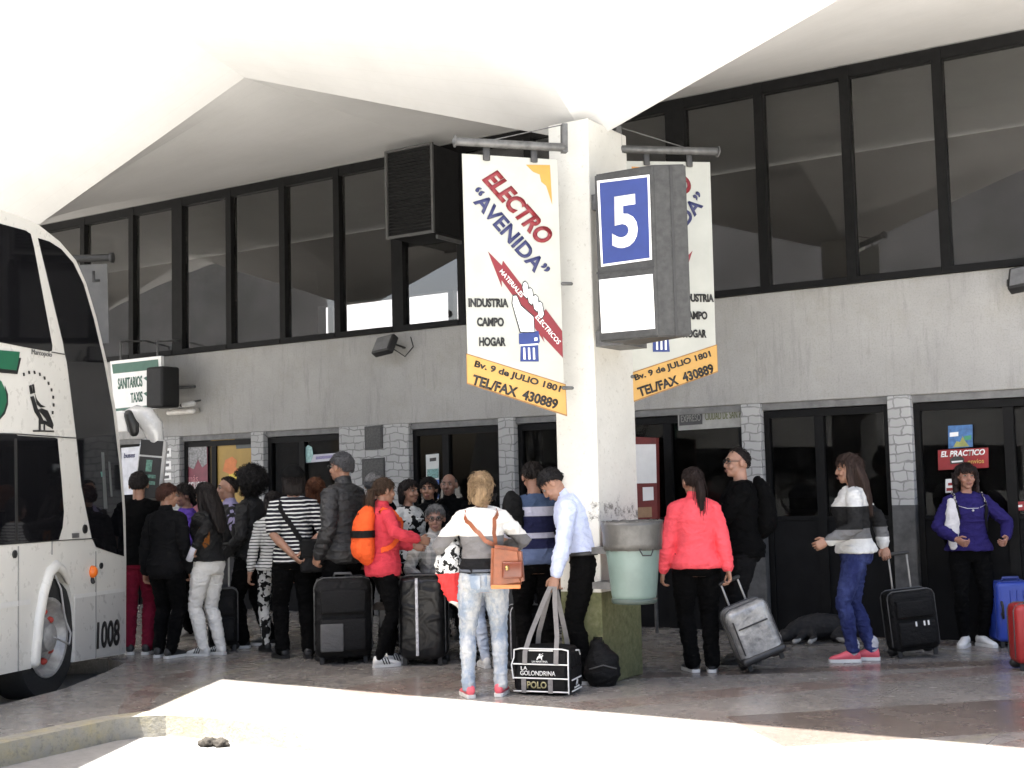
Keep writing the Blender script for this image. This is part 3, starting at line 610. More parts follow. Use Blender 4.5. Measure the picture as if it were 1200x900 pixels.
bar(pl, s_, 'red_line', [(1109, 572), (1123.4, 571), (1123.4, 574.5), (1109, 575.5)], plain('shop red', 0)); bar(pl, s_, 'print', [(1111, 566), (1121, 565.4), (1121, 568.5), (1111, 569)], plain('shop red', 0))
T, s_, pl = sheet('window_sticker', 'small red sticker on the glass at the frame edge', 'sticker', [(1190, 588), (1200, 587.5), (1200, 598), (1190, 598.5)], plain('shop red', 0), .055, .004); bar(pl, s_, 'print', [(1192, 592), (1198, 591.5), (1198, 594), (1192, 594.5)], pwh)
pl = P0(-.4); c = pl.at(757, 560); T = thing('notice_board', 'red notice board with white papers standing behind the column', 'notice board', (c.x, c.y, 0))
bm = BM(); pl.poly(bm, [(722, 511), (769, 513), (770.5, 608), (723, 609)], 0, .06); s_ = fin(bm, 'board', plain('board red', (.15, .022, .018), .6, .25, 7), T)
for nm, pts, m in (('paper', [(728, 521), (768.5, 520.5), (769.5, 566), (729, 567)], pwh), ('paper', [(753, 571), (765.5, 570.5), (766, 586), (753.5, 587)], pwh), ('cardboard', [(742, 595), (763.5, 594), (764, 606), (742, 607)], plain('cardboard', (.30, .19, .11), .8))): bar(pl, s_, nm, pts, m, .005)
for px in (730, 764): bm = BM(); a = pl.at(px, 606); tube(bm, [V((a.x, a.y+.03, a.z)), V((a.x, a.y+.03, 0.0))], [.02, .02], 8); fin(bm, 'post', metal, T)
# ------------------------------------------------------------------ litter bin on the column
T = thing('litter_bin', 'pale green plastic litter bin lined with a grey bag, hung on the column', 'bin', (-4.5, -3.32, 0))
bc = hz(742, 793); D = (hit(742, 660, V((0,-1,0)), V((0, -3.25, 0)))-CAM).dot(FWD)
def at_d(px, py, d): r_ = ray(px, py); return CAM + r_*(d/r_.dot(FWD))
DB = 9.55; zt, zm, zb = at_d(742, 612, DB).z, at_d(742, 644, DB).z, at_d(742, 704, DB).z; cx, cy = at_d(742, 660, DB).xy; pm = DB/F_PX
def lathe(bm, prof, cx, cy, n=28, ovx=1, wob=0, mi=0):
    rings = []
    for i, (r, z) in enumerate(prof): rings.append([bm.verts.new((cx+r*math.cos(2*math.pi*k/n)*(1+wob*noise.noise(V((k*.9, z*9, i)))), cy+r*math.sin(2*math.pi*k/n)*(1+wob*noise.noise(V((k*.9, z*9, i+9)))), z+wob*.25*noise.noise(V((k*.7, i*1.0, 3))))) for k in range(n)])
    for a, b in zip(rings, rings[1:]):
        for k in range(n): f = bm.faces.new((a[k], a[(k+1) % n], b[(k+1) % n], b[k])); f.material_index = mi; f.smooth = True
    bm.faces.new(rings[0][::-1]); bm.faces.new(rings[-1])
bm = BM(); lathe(bm, [(.10, zb), (25*pm, zb+.012), (26.5*pm, zb+.05), (32.0*pm, zm+.02), (33*pm, zt-.02), (31*pm, zt-.03), (23*pm, zb+.15)], cx, cy, 32)
bin_ = fin(bm, 'bin_body', plain('bin green', (.135, .19, .17), .4, .12, 6), T)
bm = BM(); lathe(bm, [(34.0*pm, zm-.0), (34.6*pm, zm+.05), (35.2*pm, zm+.12), (36.5*pm, zt-.02), (36*pm, zt+.012), (33*pm, zt+.005), (31*pm, zt-.12), (29*pm, zt-.3)], cx, cy, 56, wob=.05); fin(bm, 'bin_bag', plain('bag grey', (.075, .073, .068), .3, .3, 9, bump=.5), T)
bm = BM(); lathe(bm, [(25*pm, zb-.015), (26.6*pm, zb-.005), (26.8*pm, zb+.02), (25.5*pm, zb+.025)], cx, cy, 32); fin(bm, 'base_ring', plain('bin dark', (.05, .07, .06), .5), T)
bm = BM(); h0 = V((cx, cy, zm)) + V((math.sin(YAW), -math.cos(YAW), 0))*34.2*pm + RGT*.08
tube(bm, [h0+RGT*.05+V((0,0,.01)), h0+RGT*.03-FWD*.02+V((0,0,-.03)), h0-RGT*.03-FWD*.02+V((0,0,-.03)), h0-RGT*.05+V((0,0,.01))], [.006]*4, 6); fin(bm, 'handle', blk, T)
for z in (zm-.03, zb+.09): bm = BM(); box(bm, (-4.735, cy-.1, z), (cx-.1, cy+.1, z+.05)); fin(bm, 'bracket', metal, T)
# ------------------------------------------------------------------ coach
hd = YAW - R(7.5); H = V((-math.sin(hd), math.cos(hd), 0)); NB = V((H.y, -H.x, 0)); WH = hz(62, 818, RZ)
BP = Plane(NB, WH)     # the coach's right-hand flank
T = thing('double_decker_coach', 'white double decker coach numbered 1008 parked nose-in at the platform', 'coach', (WH.x, WH.y, RZ))
cw = paint('coach white', (.62, .61, .57), .3, .3); cg = paint('coach silver white', (.50, .495, .475), .3, .3); dkg = plain('coach glass', (.006, .006, .007), .04, .1, 3, spec=.55)
def Bp(px, py, l=0): return BP.at(px, py, l)
def back(p, m): return p - H*m
def flank(name, pts, m, par, lift=.006, th=.006): bm = BM(); BP.poly(bm, pts, lift, th); return fin(bm, name, m, par)
front = [(147.5, 766), (148, 655), (147, 600), (143, 545), (136, 482), (125.5, 425), (113, 372), (101, 332), (89, 305), (70, 283), (46, 264), (22, 253), (0, 246)]
arch = [(86, 776), (87.3, 738), (85, 707), (80.5, 683), (73, 668), (65, 663), (57, 671), (49.5, 696), (44, 728), (40, 776)]
pts = [Bp(*q) for q in front]
tail = 9.5; top = pts[-1]; topb = back(top, tail); topb.z = top.z+.02
b0 = Bp(36, 783.5); b1 = Bp(0, 791); bb = back(b1, tail); bb.z = b1.z
ol = pts + [topb, bb, b1, b0] + [Bp(*q) for q in arch[::-1]]
bm = BM(); prism(bm, ol, NB*-2.5)
body = fin(bm, 'body', cw, T)
# glazing and trim on the flank
up = [(-6, 260), (2, 262.5), (30, 270), (36, 274), (40, 290), (61.5, 405), (61, 411), (58, 412), (30, 407), (-6, 402)]
def ext(pl_, m=7.5):      # runs on towards the tail
    return pl_
ug = BM(); P_ = [Bp(*q, .006) for q in up]; P_[0] = back(P_[0], 8.6); P_[0].z = Bp(0, 262, .006).z; P_[-1] = back(P_[-1], 8.6); P_[-1].z = Bp(0, 402, .006).z
prism(ug, P_, NB*-.006); fin(ug, 'upper_window', dkg, T)
ws = flank('windscreen', [(45, 279), (58, 283), (72, 292), (86, 308), (98, 333), (110, 374), (122, 425), (132.5, 482), (140, 545), (144, 600), (145.5, 652), (128, 646.5), (113, 641), (108, 630), (102, 600), (96, 570), (90, 513), (86, 480), (79, 425), (76, 412), (74.5, 402)], dkg, T)
flank('glass_band', [(79.5, 424), (122, 425), (132.5, 482), (135.5, 508), (90.5, 514), (86, 480)], plain('coach band', (.018, .018, .019), .25), ws, .009, .002)
flank('wiper', [(119, 530), (122, 530), (126, 596), (122, 596)], plain('coach wiper', (.10, .11, .11), .5), ws, .010, .003); flank('wiper', [(127, 541), (129, 541), (132, 582), (130, 582)], plain('coach wiper', 0), ws, .010, .003)
flank('inside_picture', [(118, 553), (123, 552), (123.5, 557), (119, 559)], plain('coach teal', (.08, .2, .18), .5), ws, .010, .002)
lw = BM(); P_ = [Bp(*q, .006) for q in [(-4, 509), (19, 509), (21, 510.5), (64, 513), (67.5, 514), (72, 560), (75, 600), (73.5, 618), (69, 632.5), (-4, 637)]]
P_[0] = back(P_[0], 8.6); P_[0].z = Bp(0, 509, .006).z; P_[-1] = back(P_[-1], 8.6); P_[-1].z = Bp(0, 636.5, .006).z; prism(lw, P_, NB*-.006); lwo = fin(lw, 'lower_window', dkg, T)
flank('pillar', [(17, 514), (20, 514), (21.5, 634), (18.5, 634.3)], plain('coach pillar', (.02, .02, .02), .4), lwo, .009, .003)
blk2 = plain('coach black', (.012, .012, .012), .5); cgr = plain('coach emblem green', (.015, .115, .06), .4, .1)
flank('seam', [(0, 507.5), (20, 508), (90, 513), (90, 514), (20, 509.3), (0, 508.8)], blk2, T, .0075, .006); flank('seam', [(61, 412), (77, 415), (77, 416), (61, 413)], blk2, T, .0075, .006)
flank('seam', [(0, 638), (60, 633.5), (112, 630.5), (112, 631.5), (60, 634.5), (0, 639)], blk2, T, .0075, .006)
flank('seam', [(21.6, 640), (22.4, 640), (22.4, 786), (21.6, 786.3)], plain('coach seam grey', (.25, .25, .24), .5), T, .007, .006); flank('seam', [(112.3, 646), (113.1, 646), (113.1, 770.5), (112.3, 770.8)], plain('coach seam grey', 0), T, .007, .006); flank('seam', [(61, 634), (61.8, 634), (61.8, 650), (61, 650)], plain('coach seam grey', 0), T, .007, .006)
flank('silver_panel', [(88, 697), (146.8, 689), (146.6, 764.5), (88, 774.5)], cg, T, .004, .004)
flank('stripe', [(88, 697), (147, 689), (147, 693), (88, 701.5)], plain('coach stripe', (.60, .60, .58), .4, .05), T, .007, .006); flank('stripe', [(0, 707), (36, 702), (36, 708), (0, 713.5)], plain('coach stripe', 0), T, .007, .006)
eb = flank('emblem', [(-8, 409.5), (23.5, 412.5), (19.5, 434), (-8, 431)], cgr, T, .011, .004); flank('emblem_shadow', [(21, 419), (25, 419.5), (20.5, 438.5), (2, 437), (-8, 435), (-8, 431), (19, 433.5)], blk2, eb, .009, .003)
flank('emblem_bowl', [(-8, 440), (2, 447), (7, 459), (8, 470), (5, 481), (0, 489), (-8, 493)], cgr, eb, .011, .004); flank('emblem_shadow', [(6, 452), (9.5, 462), (9.5, 474), (6, 485), (-2, 494), (-8, 496), (-8, 492), (0, 488), (5, 480), (8, 469)], blk2, eb, .009, .003)
BP.text('Marcopolo', 37.5, 413, 61, 416.5, 8, plain('coach letter grey', (.08, .08, .08), .5), T, .009)
BP.text('1008', 114, 745, 140.5, 740.5, 31, blk2, T, .009, .03)
bm = BM()    # reclining seat emblem with an arc of dashes
for pl_ in ([(34.5, 452), (37, 451), (39, 461), (36, 462)], [(38, 450.5), (40, 450), (41.5, 460), (39.8, 461)], [(36, 465), (39.5, 464), (44, 478), (51, 492), (47, 492), (41, 483)], [(41, 461), (43.5, 468), (48, 474), (54, 477), (48, 477.5), (43.5, 474)],
            [(45, 480), (49, 478.5), (56, 481), (60, 490), (63, 498), (62, 503), (59, 500), (54, 491)], [(46, 489), (50, 492), (55, 494), (62, 502), (57, 500), (53, 497), (53, 504), (51.6, 504), (51.6, 497), (48, 497), (48, 504), (46, 504)], [(39, 504), (63.5, 504.5), (63.5, 506.3), (39, 506)]): BP.poly(bm, pl_, .009, .003)
for k in range(10):
    a = R(112-k*14.5); x, y = 38+24*math.cos(a)*1.05, 472-36*math.sin(a); dx, dy = math.cos(a+1.57)*2.0, -math.sin(a+1.57)*2.0; BP.poly(bm, [(x-.8+dx*.3, y-1.8), (x+.9+dx*.3, y-1.8), (x+.9, y+2), (x-.8, y+2)], .009, .003)
fin(bm, 'seat_logo', blk2, T)
for q, r, nm in (((16.5, 649.5), .032, 'filler_cap'), ((118, 663), .028, 'filler_cap'), ((99, 620), .04, 'filler_cap')):
    bm = BM(); c = Bp(*q); tube(bm, [c, c+NB*.012], [r, r], 14, cap=False); fin(bm, nm, blk2, T)
flank('badge', [(85, 625), (93, 624.5), (93, 630), (85, 630.5)], plain('coach badge', (.12, .12, .12), .4), T, .008)
bm = BM(); c = Bp(107.5, 670); ball(bm, c+NB*.005, (.05, .05, .055), None, 14); fin(bm, 'marker_light', plain('marker orange', (.75, .16, .015), .3, .1), T)
bm = BM(); tube(bm, [c+V((0,0,-.07)), c+V((0,0,-.09))+NB*.012], [.025, .02], 10); fin(bm, 'marker_stud', blk2, T)
# wheel arch lip, wheel
al = [Bp(*q) for q in arch[::-1]]; bm = BM(); lipr = [(.05, .06)]*len(al)
tube(bm, [p+NB*.0 for p in al[:7]], [(.048, .055)]*4+[(.045, .05), (.035, .035), (.02, .02)], 12, side=NB)
fin(bm, 'arch_lip', cw, T)
W = WH + V((0, 0, .5)) - NB*.035 + H*(-.03)
def ringpts(r, off): return [W + H*(r*math.cos(2*math.pi*k/32)) + V((0,0,1))*(r*math.sin(2*math.pi*k/32)) + NB*off for k in range(32)]
def revolve(prof, m, name, par, n=36):
    bm = BM(); rings = []
    for r, o in prof: rings.append([bm.verts.new(W + H*(r*math.cos(2*math.pi*k/n)) + V((0,0,r*math.sin(2*math.pi*k/n))) + NB*o) for k in range(n)])
    for a, b in zip(rings, rings[1:]):
        for k in range(n): f = bm.faces.new((a[k], a[(k+1) % n], b[(k+1) % n], b[k])); f.smooth = True
    if prof[-1][0] < .2: bm.faces.new(rings[-1])
    bm.faces.new(rings[0][::-1]); return fin(bm, name, m, par, smooth=35)
wt = revolve([(.33, -.3), (.49, -.29), (.5, -.27), (.5, -.02), (.485, .005), (.42, .018), (.335, .012), (.325, 0)], plain('tyre black', (.012, .012, .012), .85, .3, 30, bump=.4), 'wheel', T)
rm = revolve([(.325, -.2), (.33, .014), (.322, .02), (.305, .012), (.285, -.03), (.26, -.07), (.17, -.085), (.165, -.04), (.12, -.02), (.11, .03), (.07, .05), (.05, .055)], plain('rim steel', (.34, .34, .335), .45, .35, 9, metal=.4), 'rim', wt)
bm = BM()
for k in range(10):
    a = 2*math.pi*k/10; c = W + H*(.215*math.cos(a)) + V((0,0,.215*math.sin(a))) - NB*.075; tube(bm, [c-NB*.02, c+NB*.012], [.034, .028], 8)
fin(bm, 'wheel_nut', plain('nut red', (.42, .05, .035), .5, .2, 20), wt)
bm = BM(); tube(bm, [Bp(66, 668)-NB*.03, Bp(70, 690)-NB*.02+NB*.03, Bp(76, 725)+NB*.0, Bp(79, 742)+NB*.03, Bp(77, 755)+NB*.03, W+NB*.06], [.009]*6, 8); fin(bm, 'air_hose', plain('hose grey', (.3, .3, .3), .4), T)
# mirror on its arm, off the front pillar
MD = (Bp(148, 560)-CAM).dot(FWD) + .35
def md(px, py, k=0): r_ = ray(px, py); return CAM + r_*((MD+k)/r_.dot(FWD))
bm = BM(); tube(bm, [md(147, 490, .1), md(160, 486), md(170, 488), md(179, 500), md(183, 517)], [(.08, .06), (.095, .07), (.105, .075), (.105, .075), (.075, .06)], 14, side=V((0,0,1)))
ma = fin(bm, 'mirror_arm', paint('mirror silver', (.45, .45, .44), .25, .5), T)
MM = Matrix.Translation(md(177.5, 550)) @ Matrix.Rotation(YAW, 4, 'Z') @ Matrix.Rotation(R(6), 4, 'Y') @ Matrix.Diagonal((1.16, 1, 1.13, 1))
bm = BM(); box(bm, (-.115, -.07, -.265), (.115, .06, .27), MM, bev=.05); mh = fin(bm, 'mirror', paint('mirror silver', 0), ma, smooth=40)
bm = BM(); box(bm, (-.095, -.076, .12), (.095, -.069, .25), MM, bev=.003); fin(bm, 'mirror_glass', blk2, ma)
bm = BM(); box(bm, (-.095, -.076, -.245), (.095, -.069, .105), MM, bev=.003); fin(bm, 'mirror_glass', blk2, ma)
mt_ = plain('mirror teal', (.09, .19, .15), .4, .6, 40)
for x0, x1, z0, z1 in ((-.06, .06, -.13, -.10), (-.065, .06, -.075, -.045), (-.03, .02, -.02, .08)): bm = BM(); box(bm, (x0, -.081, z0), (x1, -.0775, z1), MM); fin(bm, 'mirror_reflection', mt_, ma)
bm = BM(); tube(bm, [md(151, 486, -.05), md(156, 498, -.05), md(157, 506, -.05)], [.05, .06, .05], 10); fin(bm, 'mirror_clamp', blk2, ma)
bm = BM(); box(bm, (-.14, -.03, -.1), (.0, .03, .1), Matrix.Translation(md(150, 494, -.02)) @ Matrix.Rotation(YAW, 4, 'Z'), bev=.01); fin(bm, 'route_plate', pwh, ma)
# front of the coach (away from the camera) and rear lamps
c = Bp(147, 735, 0) + H*.005
for k in (.1, 1.9): bm = BM(); box(bm, (0, 0, -.1), (.5, .03, .1), Matrix.Translation(c - NB*(k+.5)) @ Matrix.Rotation(hd, 4, 'Z'), bev=.02); fin(bm, 'headlight', plain('lamp glass', (.5, .5, .48), .1), T)
# two lumps of rubble on the road
for k, (px, py, r) in enumerate(((243.5, 874, .045), (259, 874.5, .04))):
    c = hz(px, py, RZ); bm = BM(); bmesh.ops.create_icosphere(bm, subdivisions=3, radius=1)
    for v in bm.verts: v.co = V((v.co.x*r*1.4, v.co.y*r*1.2, v.co.z*r*.8))*(1+.45*noise.noise(v.co*2+V((k*5, 0, 0)))) + V((c.x, c.y, RZ+r*.45))
    tag(fin(bm, 'stone', plain('stone brown', (.022, .018, .013), .9, .4, 60, bump=.5), smooth=True), ('brown stone on the sunlit road, the one nearer the coach', 'brown stone on the sunlit road, touching the first on its right')[k], 'stone', 'stones on the sunlit road')
# ------------------------------------------------------------------ people
def lerp(a, b, t): return a+(b-a)*t
def sstep(a, b, x): t = max(0, min(1, (x-a)/(b-a))); return t*t*(3-2*t)
def ik(a, t, l1, l2, pole):
    d = t-a; D = min(d.length, (l1+l2)*.998); dn = d.normalized(); x = (l1*l1-l2*l2+D*D)/(2*D); h = math.sqrt(max(l1*l1-x*x, 0))
    p = V(pole) - dn*dn.dot(V(pole)); p.normalize(); return a+dn*x+p*h, a+dn*D
TORSO = [(.78, .10, .085, -.012), (.84, .152, .118, -.014), (.92, .168, .128, -.016), (.99, .156, .115, -.006), (1.06, .140, .104, .0), (1.14, .141, .106, .004), (1.22, .152, .114, .006), (1.30, .163, .116, .004), (1.36, .160, .100, -.004), (1.405, .125, .080, -.012), (1.44, .082, .064, -.016), (1.47, .06, .058, -.014)]
class Person:
    def __init__(s, label, px, fy, Hm, face, name='person', lean=0, side=0, head=(0, 0), hands=(None, None), poles=((-.5, -1, 0), (.5, -1, 0)), feet=((-.09, 0, 8), (.09, 0, -8)), build=1.0, fem=False,
                 skinc=(.30, .16, .105), hairc=(.012, .009, .008), hair='short', voxel=.0085, sit=None, loc=None, curl=.5, group='people waiting on the platform', browless=False):
        s.k = Hm/1.70; p = loc or hz(px, fy); s.root = thing('person', label, 'person', (p.x, p.y, 0 if loc is None else p.z), YAW+R(face), group)
        s.lean, s.side, s.build, s.fem, s.vox, s.sit = R(lean), R(side), build, fem, voxel, sit
        s.M = ROOT[s.root.name]; s.skin = skin('skin %.2f %.2f' % skinc[:2], skinc); s.hairm = hairm('hair %.3f %.3f' % hairc[:2], hairc)
        # spine
        s.sp = {}; pos = V((0, 0, .95)); z = .95; ax = Matrix.Identity(3); s.dz = (sit - .90) if sit else 0
        while z < 1.6:
            t = sstep(.93, 1.22, z); s.sp[round(z, 2)] = (pos.copy(), Matrix.Rotation(-s.lean*t, 3, 'X') @ Matrix.Rotation(s.side*t, 3, 'Y')); pos = pos + s.sp[round(z, 2)][1] @ V((0, 0, .01)); z += .01
        sw = (.158 if fem else .172)*lerp(1, build, .6)
        s.sh = [s.P(-sw, -.008, 1.362), s.P(sw, -.008, 1.362)]
        s.hip = [V((-.088*build, -.01, .89+s.dz)), V((.088*build, -.01, .89+s.dz))]
        s.arm = []
        for i in (0, 1):
            h = hands[i]; t = s.sh[i] + V((-.10 if i == 0 else .10, .03, -.52)) if h is None else V(h)
            e, wr = ik(s.sh[i], t, .285, .25, poles[i]); s.arm.append((s.sh[i], e, wr))
        s.leg = []; s.feet = feet
        for i in (0, 1):
            fx, fyy, yaw = feet[i][:3]; lift = feet[i][3] if len(feet[i]) > 3 else 0; a = V((fx, fyy-.035, .085+lift)); tw = R(yaw)
            kn, an = ik(s.hip[i], a, .43, .40, (math.sin(-tw)*.6, 1, 0)); s.leg.append((s.hip[i], kn, a))
        # head frame
        nb, rot = s.spine(1.46); hr = rot.copy()
        if abs(s.lean) > .05: hr = Matrix.Rotation(-s.lean*.6, 3, 'X')
        s.HR = hr @ Matrix.Rotation(R(head[0]), 3, 'Z') @ Matrix.Rotation(R(head[1]), 3, 'X'); s.nb = nb + rot @ V((0, -.012, 0)); s.HC = s.nb + hr @ V((0, .012, .06)) + s.HR @ V((0, .012, .075)); s.HM = Matrix.Translation(s.HC) @ s.HR.to_4x4()
        s.curl = curl; s.mkbody(hair, hands, browless)
    def spine(s, z):
        if z <= .95: return V((0, 0, z+s.dz)), Matrix.Identity(3)
        p, r = s.sp[round(min(z, 1.58), 2)]; return p+V((0, 0, s.dz)), r
    def P(s, x, y, z):
        p, r = s.spine(z); return p + r @ V((x, y, 0))
    def tor(s, z):
        for a, b in zip(TORSO, TORSO[1:]):
            if a[0] <= z <= b[0]:
                t = (z-a[0])/(b[0]-a[0]); q = [lerp(a[i], b[i], t) for i in range(4)]; break
        else: q = list(TORSO[0] if z < 1 else TORSO[-1])
        rx, ry, oy = q[1:]; k = s.build
        if s.fem:
            rx *= {0: 1}.get(0)*(1.04 if z < .95 else .92 if z < 1.2 else .93); ry *= 1.0
            if 1.2 < z < 1.34: oy += .012; ry *= 1.06
        f = lerp(k, 1, sstep(1.3, 1.44, z)); return rx*f, ry*(f if k < 1 else f*1.06), oy
    def ring(s, z, e): 
        rx, ry, oy = s.tor(z); p, r = s.spine(z); return p, r, rx+e, ry+e, oy
    def surf(s, ang, z, e=0):
        """point on the torso; ang 0 = right side, 90 = front, 180 = left, 270 = back"""
        p, r, rx, ry, oy = s.ring(z, e); c, q = math.cos(R(ang)), math.sin(R(ang)); return p + r @ V((rx*c, ry*q+oy, 0))
    def torso(s, bm, z0, z1, e, n=22):
        zs = [z0] + [q[0] for q in TORSO if z0+.015 < q[0] < z1-.015] + [z1]; rings = []
        for z in zs:
            ee = e(z) if callable(e) else e; p, r, rx, ry, oy = s.ring(z, ee)
            rings.append([bm.verts.new(p + r @ V((rx*math.copysign(abs(math.cos(2*math.pi*k/n))**.85, math.cos(2*math.pi*k/n)), ry*math.copysign(abs(math.sin(2*math.pi*k/n))**.9, math.sin(2*math.pi*k/n))+oy, 0))) for k in range(n)])
        for a, b in zip(rings, rings[1:]):
            for k in range(n): bm.faces.new((a[k], a[(k+1) % n], b[(k+1) % n], b[k]))
        bm.faces.new(rings[0][::-1]); bm.faces.new(rings[-1])
        if z1 > 1.4:
            ee = e(z1) if callable(e) else e
            for sh in s.sh: tube(bm, [s.P(0, -.022, 1.398), lerp(s.P(0, -.022, 1.398), sh, .5)+V((0, 0, .006)), sh], [.05+ee, .050+ee, .046+ee], 12)
    def legtube(s, bm, i, e, end=1.0, hem=None):
        h, kn, an = s.leg[i]; k = lerp(1, s.build, .8); pts = [h+V((0, .0, .05)), lerp(h, kn, .25), lerp(h, kn, .6), kn, lerp(kn, an, .3)+V((0, -.012, 0)), lerp(kn, an, .65), an]; r = [.078*k, .086*k, .070*k, .054, .055, .045, .038]
        r = [q+(e(j/6) if callable(e) else e) for j, q in enumerate(r)]
        if hem: r[-1] = hem; r[-2] = max(r[-2], lerp(r[-2], hem, .6))
        if end < 1: pts[-1] = lerp(pts[-2], pts[-1], end*2-1)
        tube(bm, pts, r, 14, side=V((1, 0, 0)))
    def armtube(s, bm, i, e, end=1.0):
        a, el, wr = s.arm[i]; sg = -1 if i == 0 else 1; k = lerp(1, s.build, .6)*(.92 if s.fem else 1); inn = s.P(sg*.06, -.005, 1.345)
        full = [(inn, .058), (a+V((0, 0, -.004)), .054*k), (lerp(a, el, .4), .049*k), (el, .040), (lerp(el, wr, .3), .042), (lerp(el, wr, .75), .031), (wr, .027)]
        L = [0]; 
        for q, w_ in zip(full, full[1:]): L.append(L[-1]+(w_[0]-q[0]).length)
        tot = L[-1]; base = L[1]; cut = base+(tot-base)*end; pts = []; rr = []
        for j, (q, r) in enumerate(full):
            if L[j] <= cut+1e-6: pts.append(q); rr.append(r+(e(max(0, (L[j]-base)/(tot-base))) if callable(e) else e))
            else:
                t = (cut-L[j-1])/(L[j]-L[j-1]); pts.append(lerp(full[j-1][0], q, t)); rr.append(lerp(full[j-1][1], r, t)+(e(end) if callable(e) else e)); break
        tube(bm, pts, rr, 12)
    def done(s, bm, name, mats, par=None, sm=True):
        bmesh.ops.scale(bm, vec=(s.k,)*3, verts=bm.verts); return fin(bm, name, mats, par or s.root, local=True, smooth=sm)
    def mkbody(s, hair, hands, browless):
        bm = BM(); s.torso(bm, .80, 1.47, -.012)
        for i in (0, 1): s.legtube(bm, i, -.004); s.armtube(bm, i, 0)
        tube(bm, [s.spine(1.40)[0]+V((0, -.012, 0)), s.nb, s.HC + s.HR @ V((0, -.02, -.05))], [.066, .056 if not s.fem else .05, .054 if not s.fem else .048], 14)
        t = BM(); ball(t, (0, -.012, .022), (.074, .094, .093), seg=20); ball(t, (0, .024, -.045), (.058, .064, .066), seg=16); ball(t, (0, .066, -.092), (.024, .02, .02)); ball(t, (0, .05, -.078), (.042, .036, .034)); ball(t, (0, .068, .036), (.05, .022, .016))
        tube(t, [(0, .083, .022), (0, .095, -.006), (0, .101, -.024)], [.009, .011, .014], 10); ball(t, (0, .094, -.028), (.019, .014, .011))
        for sg in (-1, 1): ball(t, (sg*.084, -.014, -.004), (.013, .023, .034)); ball(t, (sg*.036, .062, -.028), (.028, .026, .026))
        ball(t, (0, .083, -.063), (.028, .016, .012))
        merge(bm, t, s.HM); bm = remesh(bm, s.vox*.82, 2, .4)
        for i in (0, 1): s.hand(bm, i)
        t = BM()
        for sg in (-1, 1):
            ball(t, (sg*.032, .074, .012), (.016, .013, .008), mi=2, seg=10); ball(t, (sg*.032, .081, .012), (.0075, .0075, .0075), mi=3, seg=8)
            if not browless: tube(t, [(sg*.014, .09, .031), (sg*.034, .087, .036), (sg*.052, .074, .03)], [(.003, .004), (.003, .005), (.002, .003)], 6, mi=1)
        tube(t, [(-.024, .091, -.061), (0, .1005, -.058), (.024, .091, -.061)], [.003, .006, .003], 8, mi=4); tube(t, [(-.02, .089, -.067), (0, .0985, -.068), (.02, .089, -.067)], [.003, .006, .003], 8, mi=4)
        merge(bm, t, s.HM)
        sk = s.skin; s.body = s.done(bm, 'body', [sk, s.hairm, plain('eye white', (.20, .19, .175), .4), plain('iris', (.012, .008, .006), .2), plain('lip', (.19, .075, .062), .5)])
        s.mkhair(hair)
    def hand(s, bm, i):
        a, el, wr = s.arm[i]; sg = -1 if i == 0 else 1; d = (wr-el).normalized(); inward = V((-sg, 0, 0)); pn = inward - d*d.dot(inward)
        if pn.length < .3: pn = V((0, 0, -1)) - d*d.dot(V((0, 0, -1)))
        pn.normalize(); sd_ = d.cross(pn).normalized()      # pn = palm side, sd_ = across the palm
        if sd_.dot(V((0, 1, .3))) < 0: sd_ = -sd_           # thumb side forwards/up
        c = s.curl; p1 = wr + d*.045; p2 = wr + d*.09 + pn*.006*c
        tube(bm, [wr-d*.02, wr+d*.01, p1, p2], [(.026, .025), (.028, .02), (.041, .016), (.040, .014)], 12, side=sd_)
        for j, (o, L) in enumerate(((.030, .068), (.010, .078), (-.010, .073), (-.029, .058))):
            b = p2 + sd_*o - d*.006; a1 = R(18+30*c+j*3); a2 = a1+R(25+45*c); q1 = b + (d*math.cos(a1)+pn*math.sin(a1))*L*.5; q2 = q1 + (d*math.cos(a2)+pn*math.sin(a2))*L*.32; q3 = q2 + (d*math.cos(a2+.4)+pn*math.sin(a2+.4))*L*.2
            tube(bm, [b, q1, q2, q3], [.0095, .0088, .008, .0068], 8)
        b = wr + d*.022 + sd_*.026; q1 = b + (d*.6+sd_*.55+pn*.35).normalized()*.04; q2 = q1 + (d*.85+pn*.45+sd_*.05).normalized()*.033; tube(bm, [b, q1, q2], [.0125, .0105, .008], 8)
    def grip(s, i, dn=.10):
        """world point inside the closed hand"""
        a, el, wr = s.arm[i]; d = (wr-el).normalized(); return s.M @ ((wr + d*dn)*s.k)
    def W(s, p): return s.M @ (V(p)*s.k)
    # --- hair
    def mkhair(s, st):
        if st is None: return
        bm = BM(); m = s.hairm; hc = V((0, -.012, .022))
        def cap(t, hl, rough=.004, grow=(1, 1, 1), n=36, seed=1):
            q = BM(); bmesh.ops.create_uvsphere(q, u_segments=n, v_segments=24, radius=1)
            for v in q.verts:
                d = v.co.normalized(); el = math.degrees(math.asin(max(-1, min(1, d.z)))); ph = math.degrees(math.atan2(abs(d.x), d.y)); k = sstep(-9, 9, el-hl(ph)+7*noise.noise(V((d.x*9, d.y*9, d.z*9+seed)))); tt = t(d) if callable(t) else t
                rr = lerp(-.018, tt+rough*noise.noise(V((d.x*14, d.y*14, d.z*5+seed)))*2, k); v.co = V((d.x*(.075+rr)*grow[0], d.y*(.095+rr)*grow[1], d.z*(.094+rr)*grow[2])) + hc
            for f in q.faces: f.smooth = True
            return q
        def line(ph, f0=42, s0=24, e0=6, b0=-40):
            return lerp(f0, s0, ph/60) if ph < 60 else lerp(s0, e0, (ph-60)/30) if ph < 90 else lerp(e0, b0, min(1, (ph-90)/50))
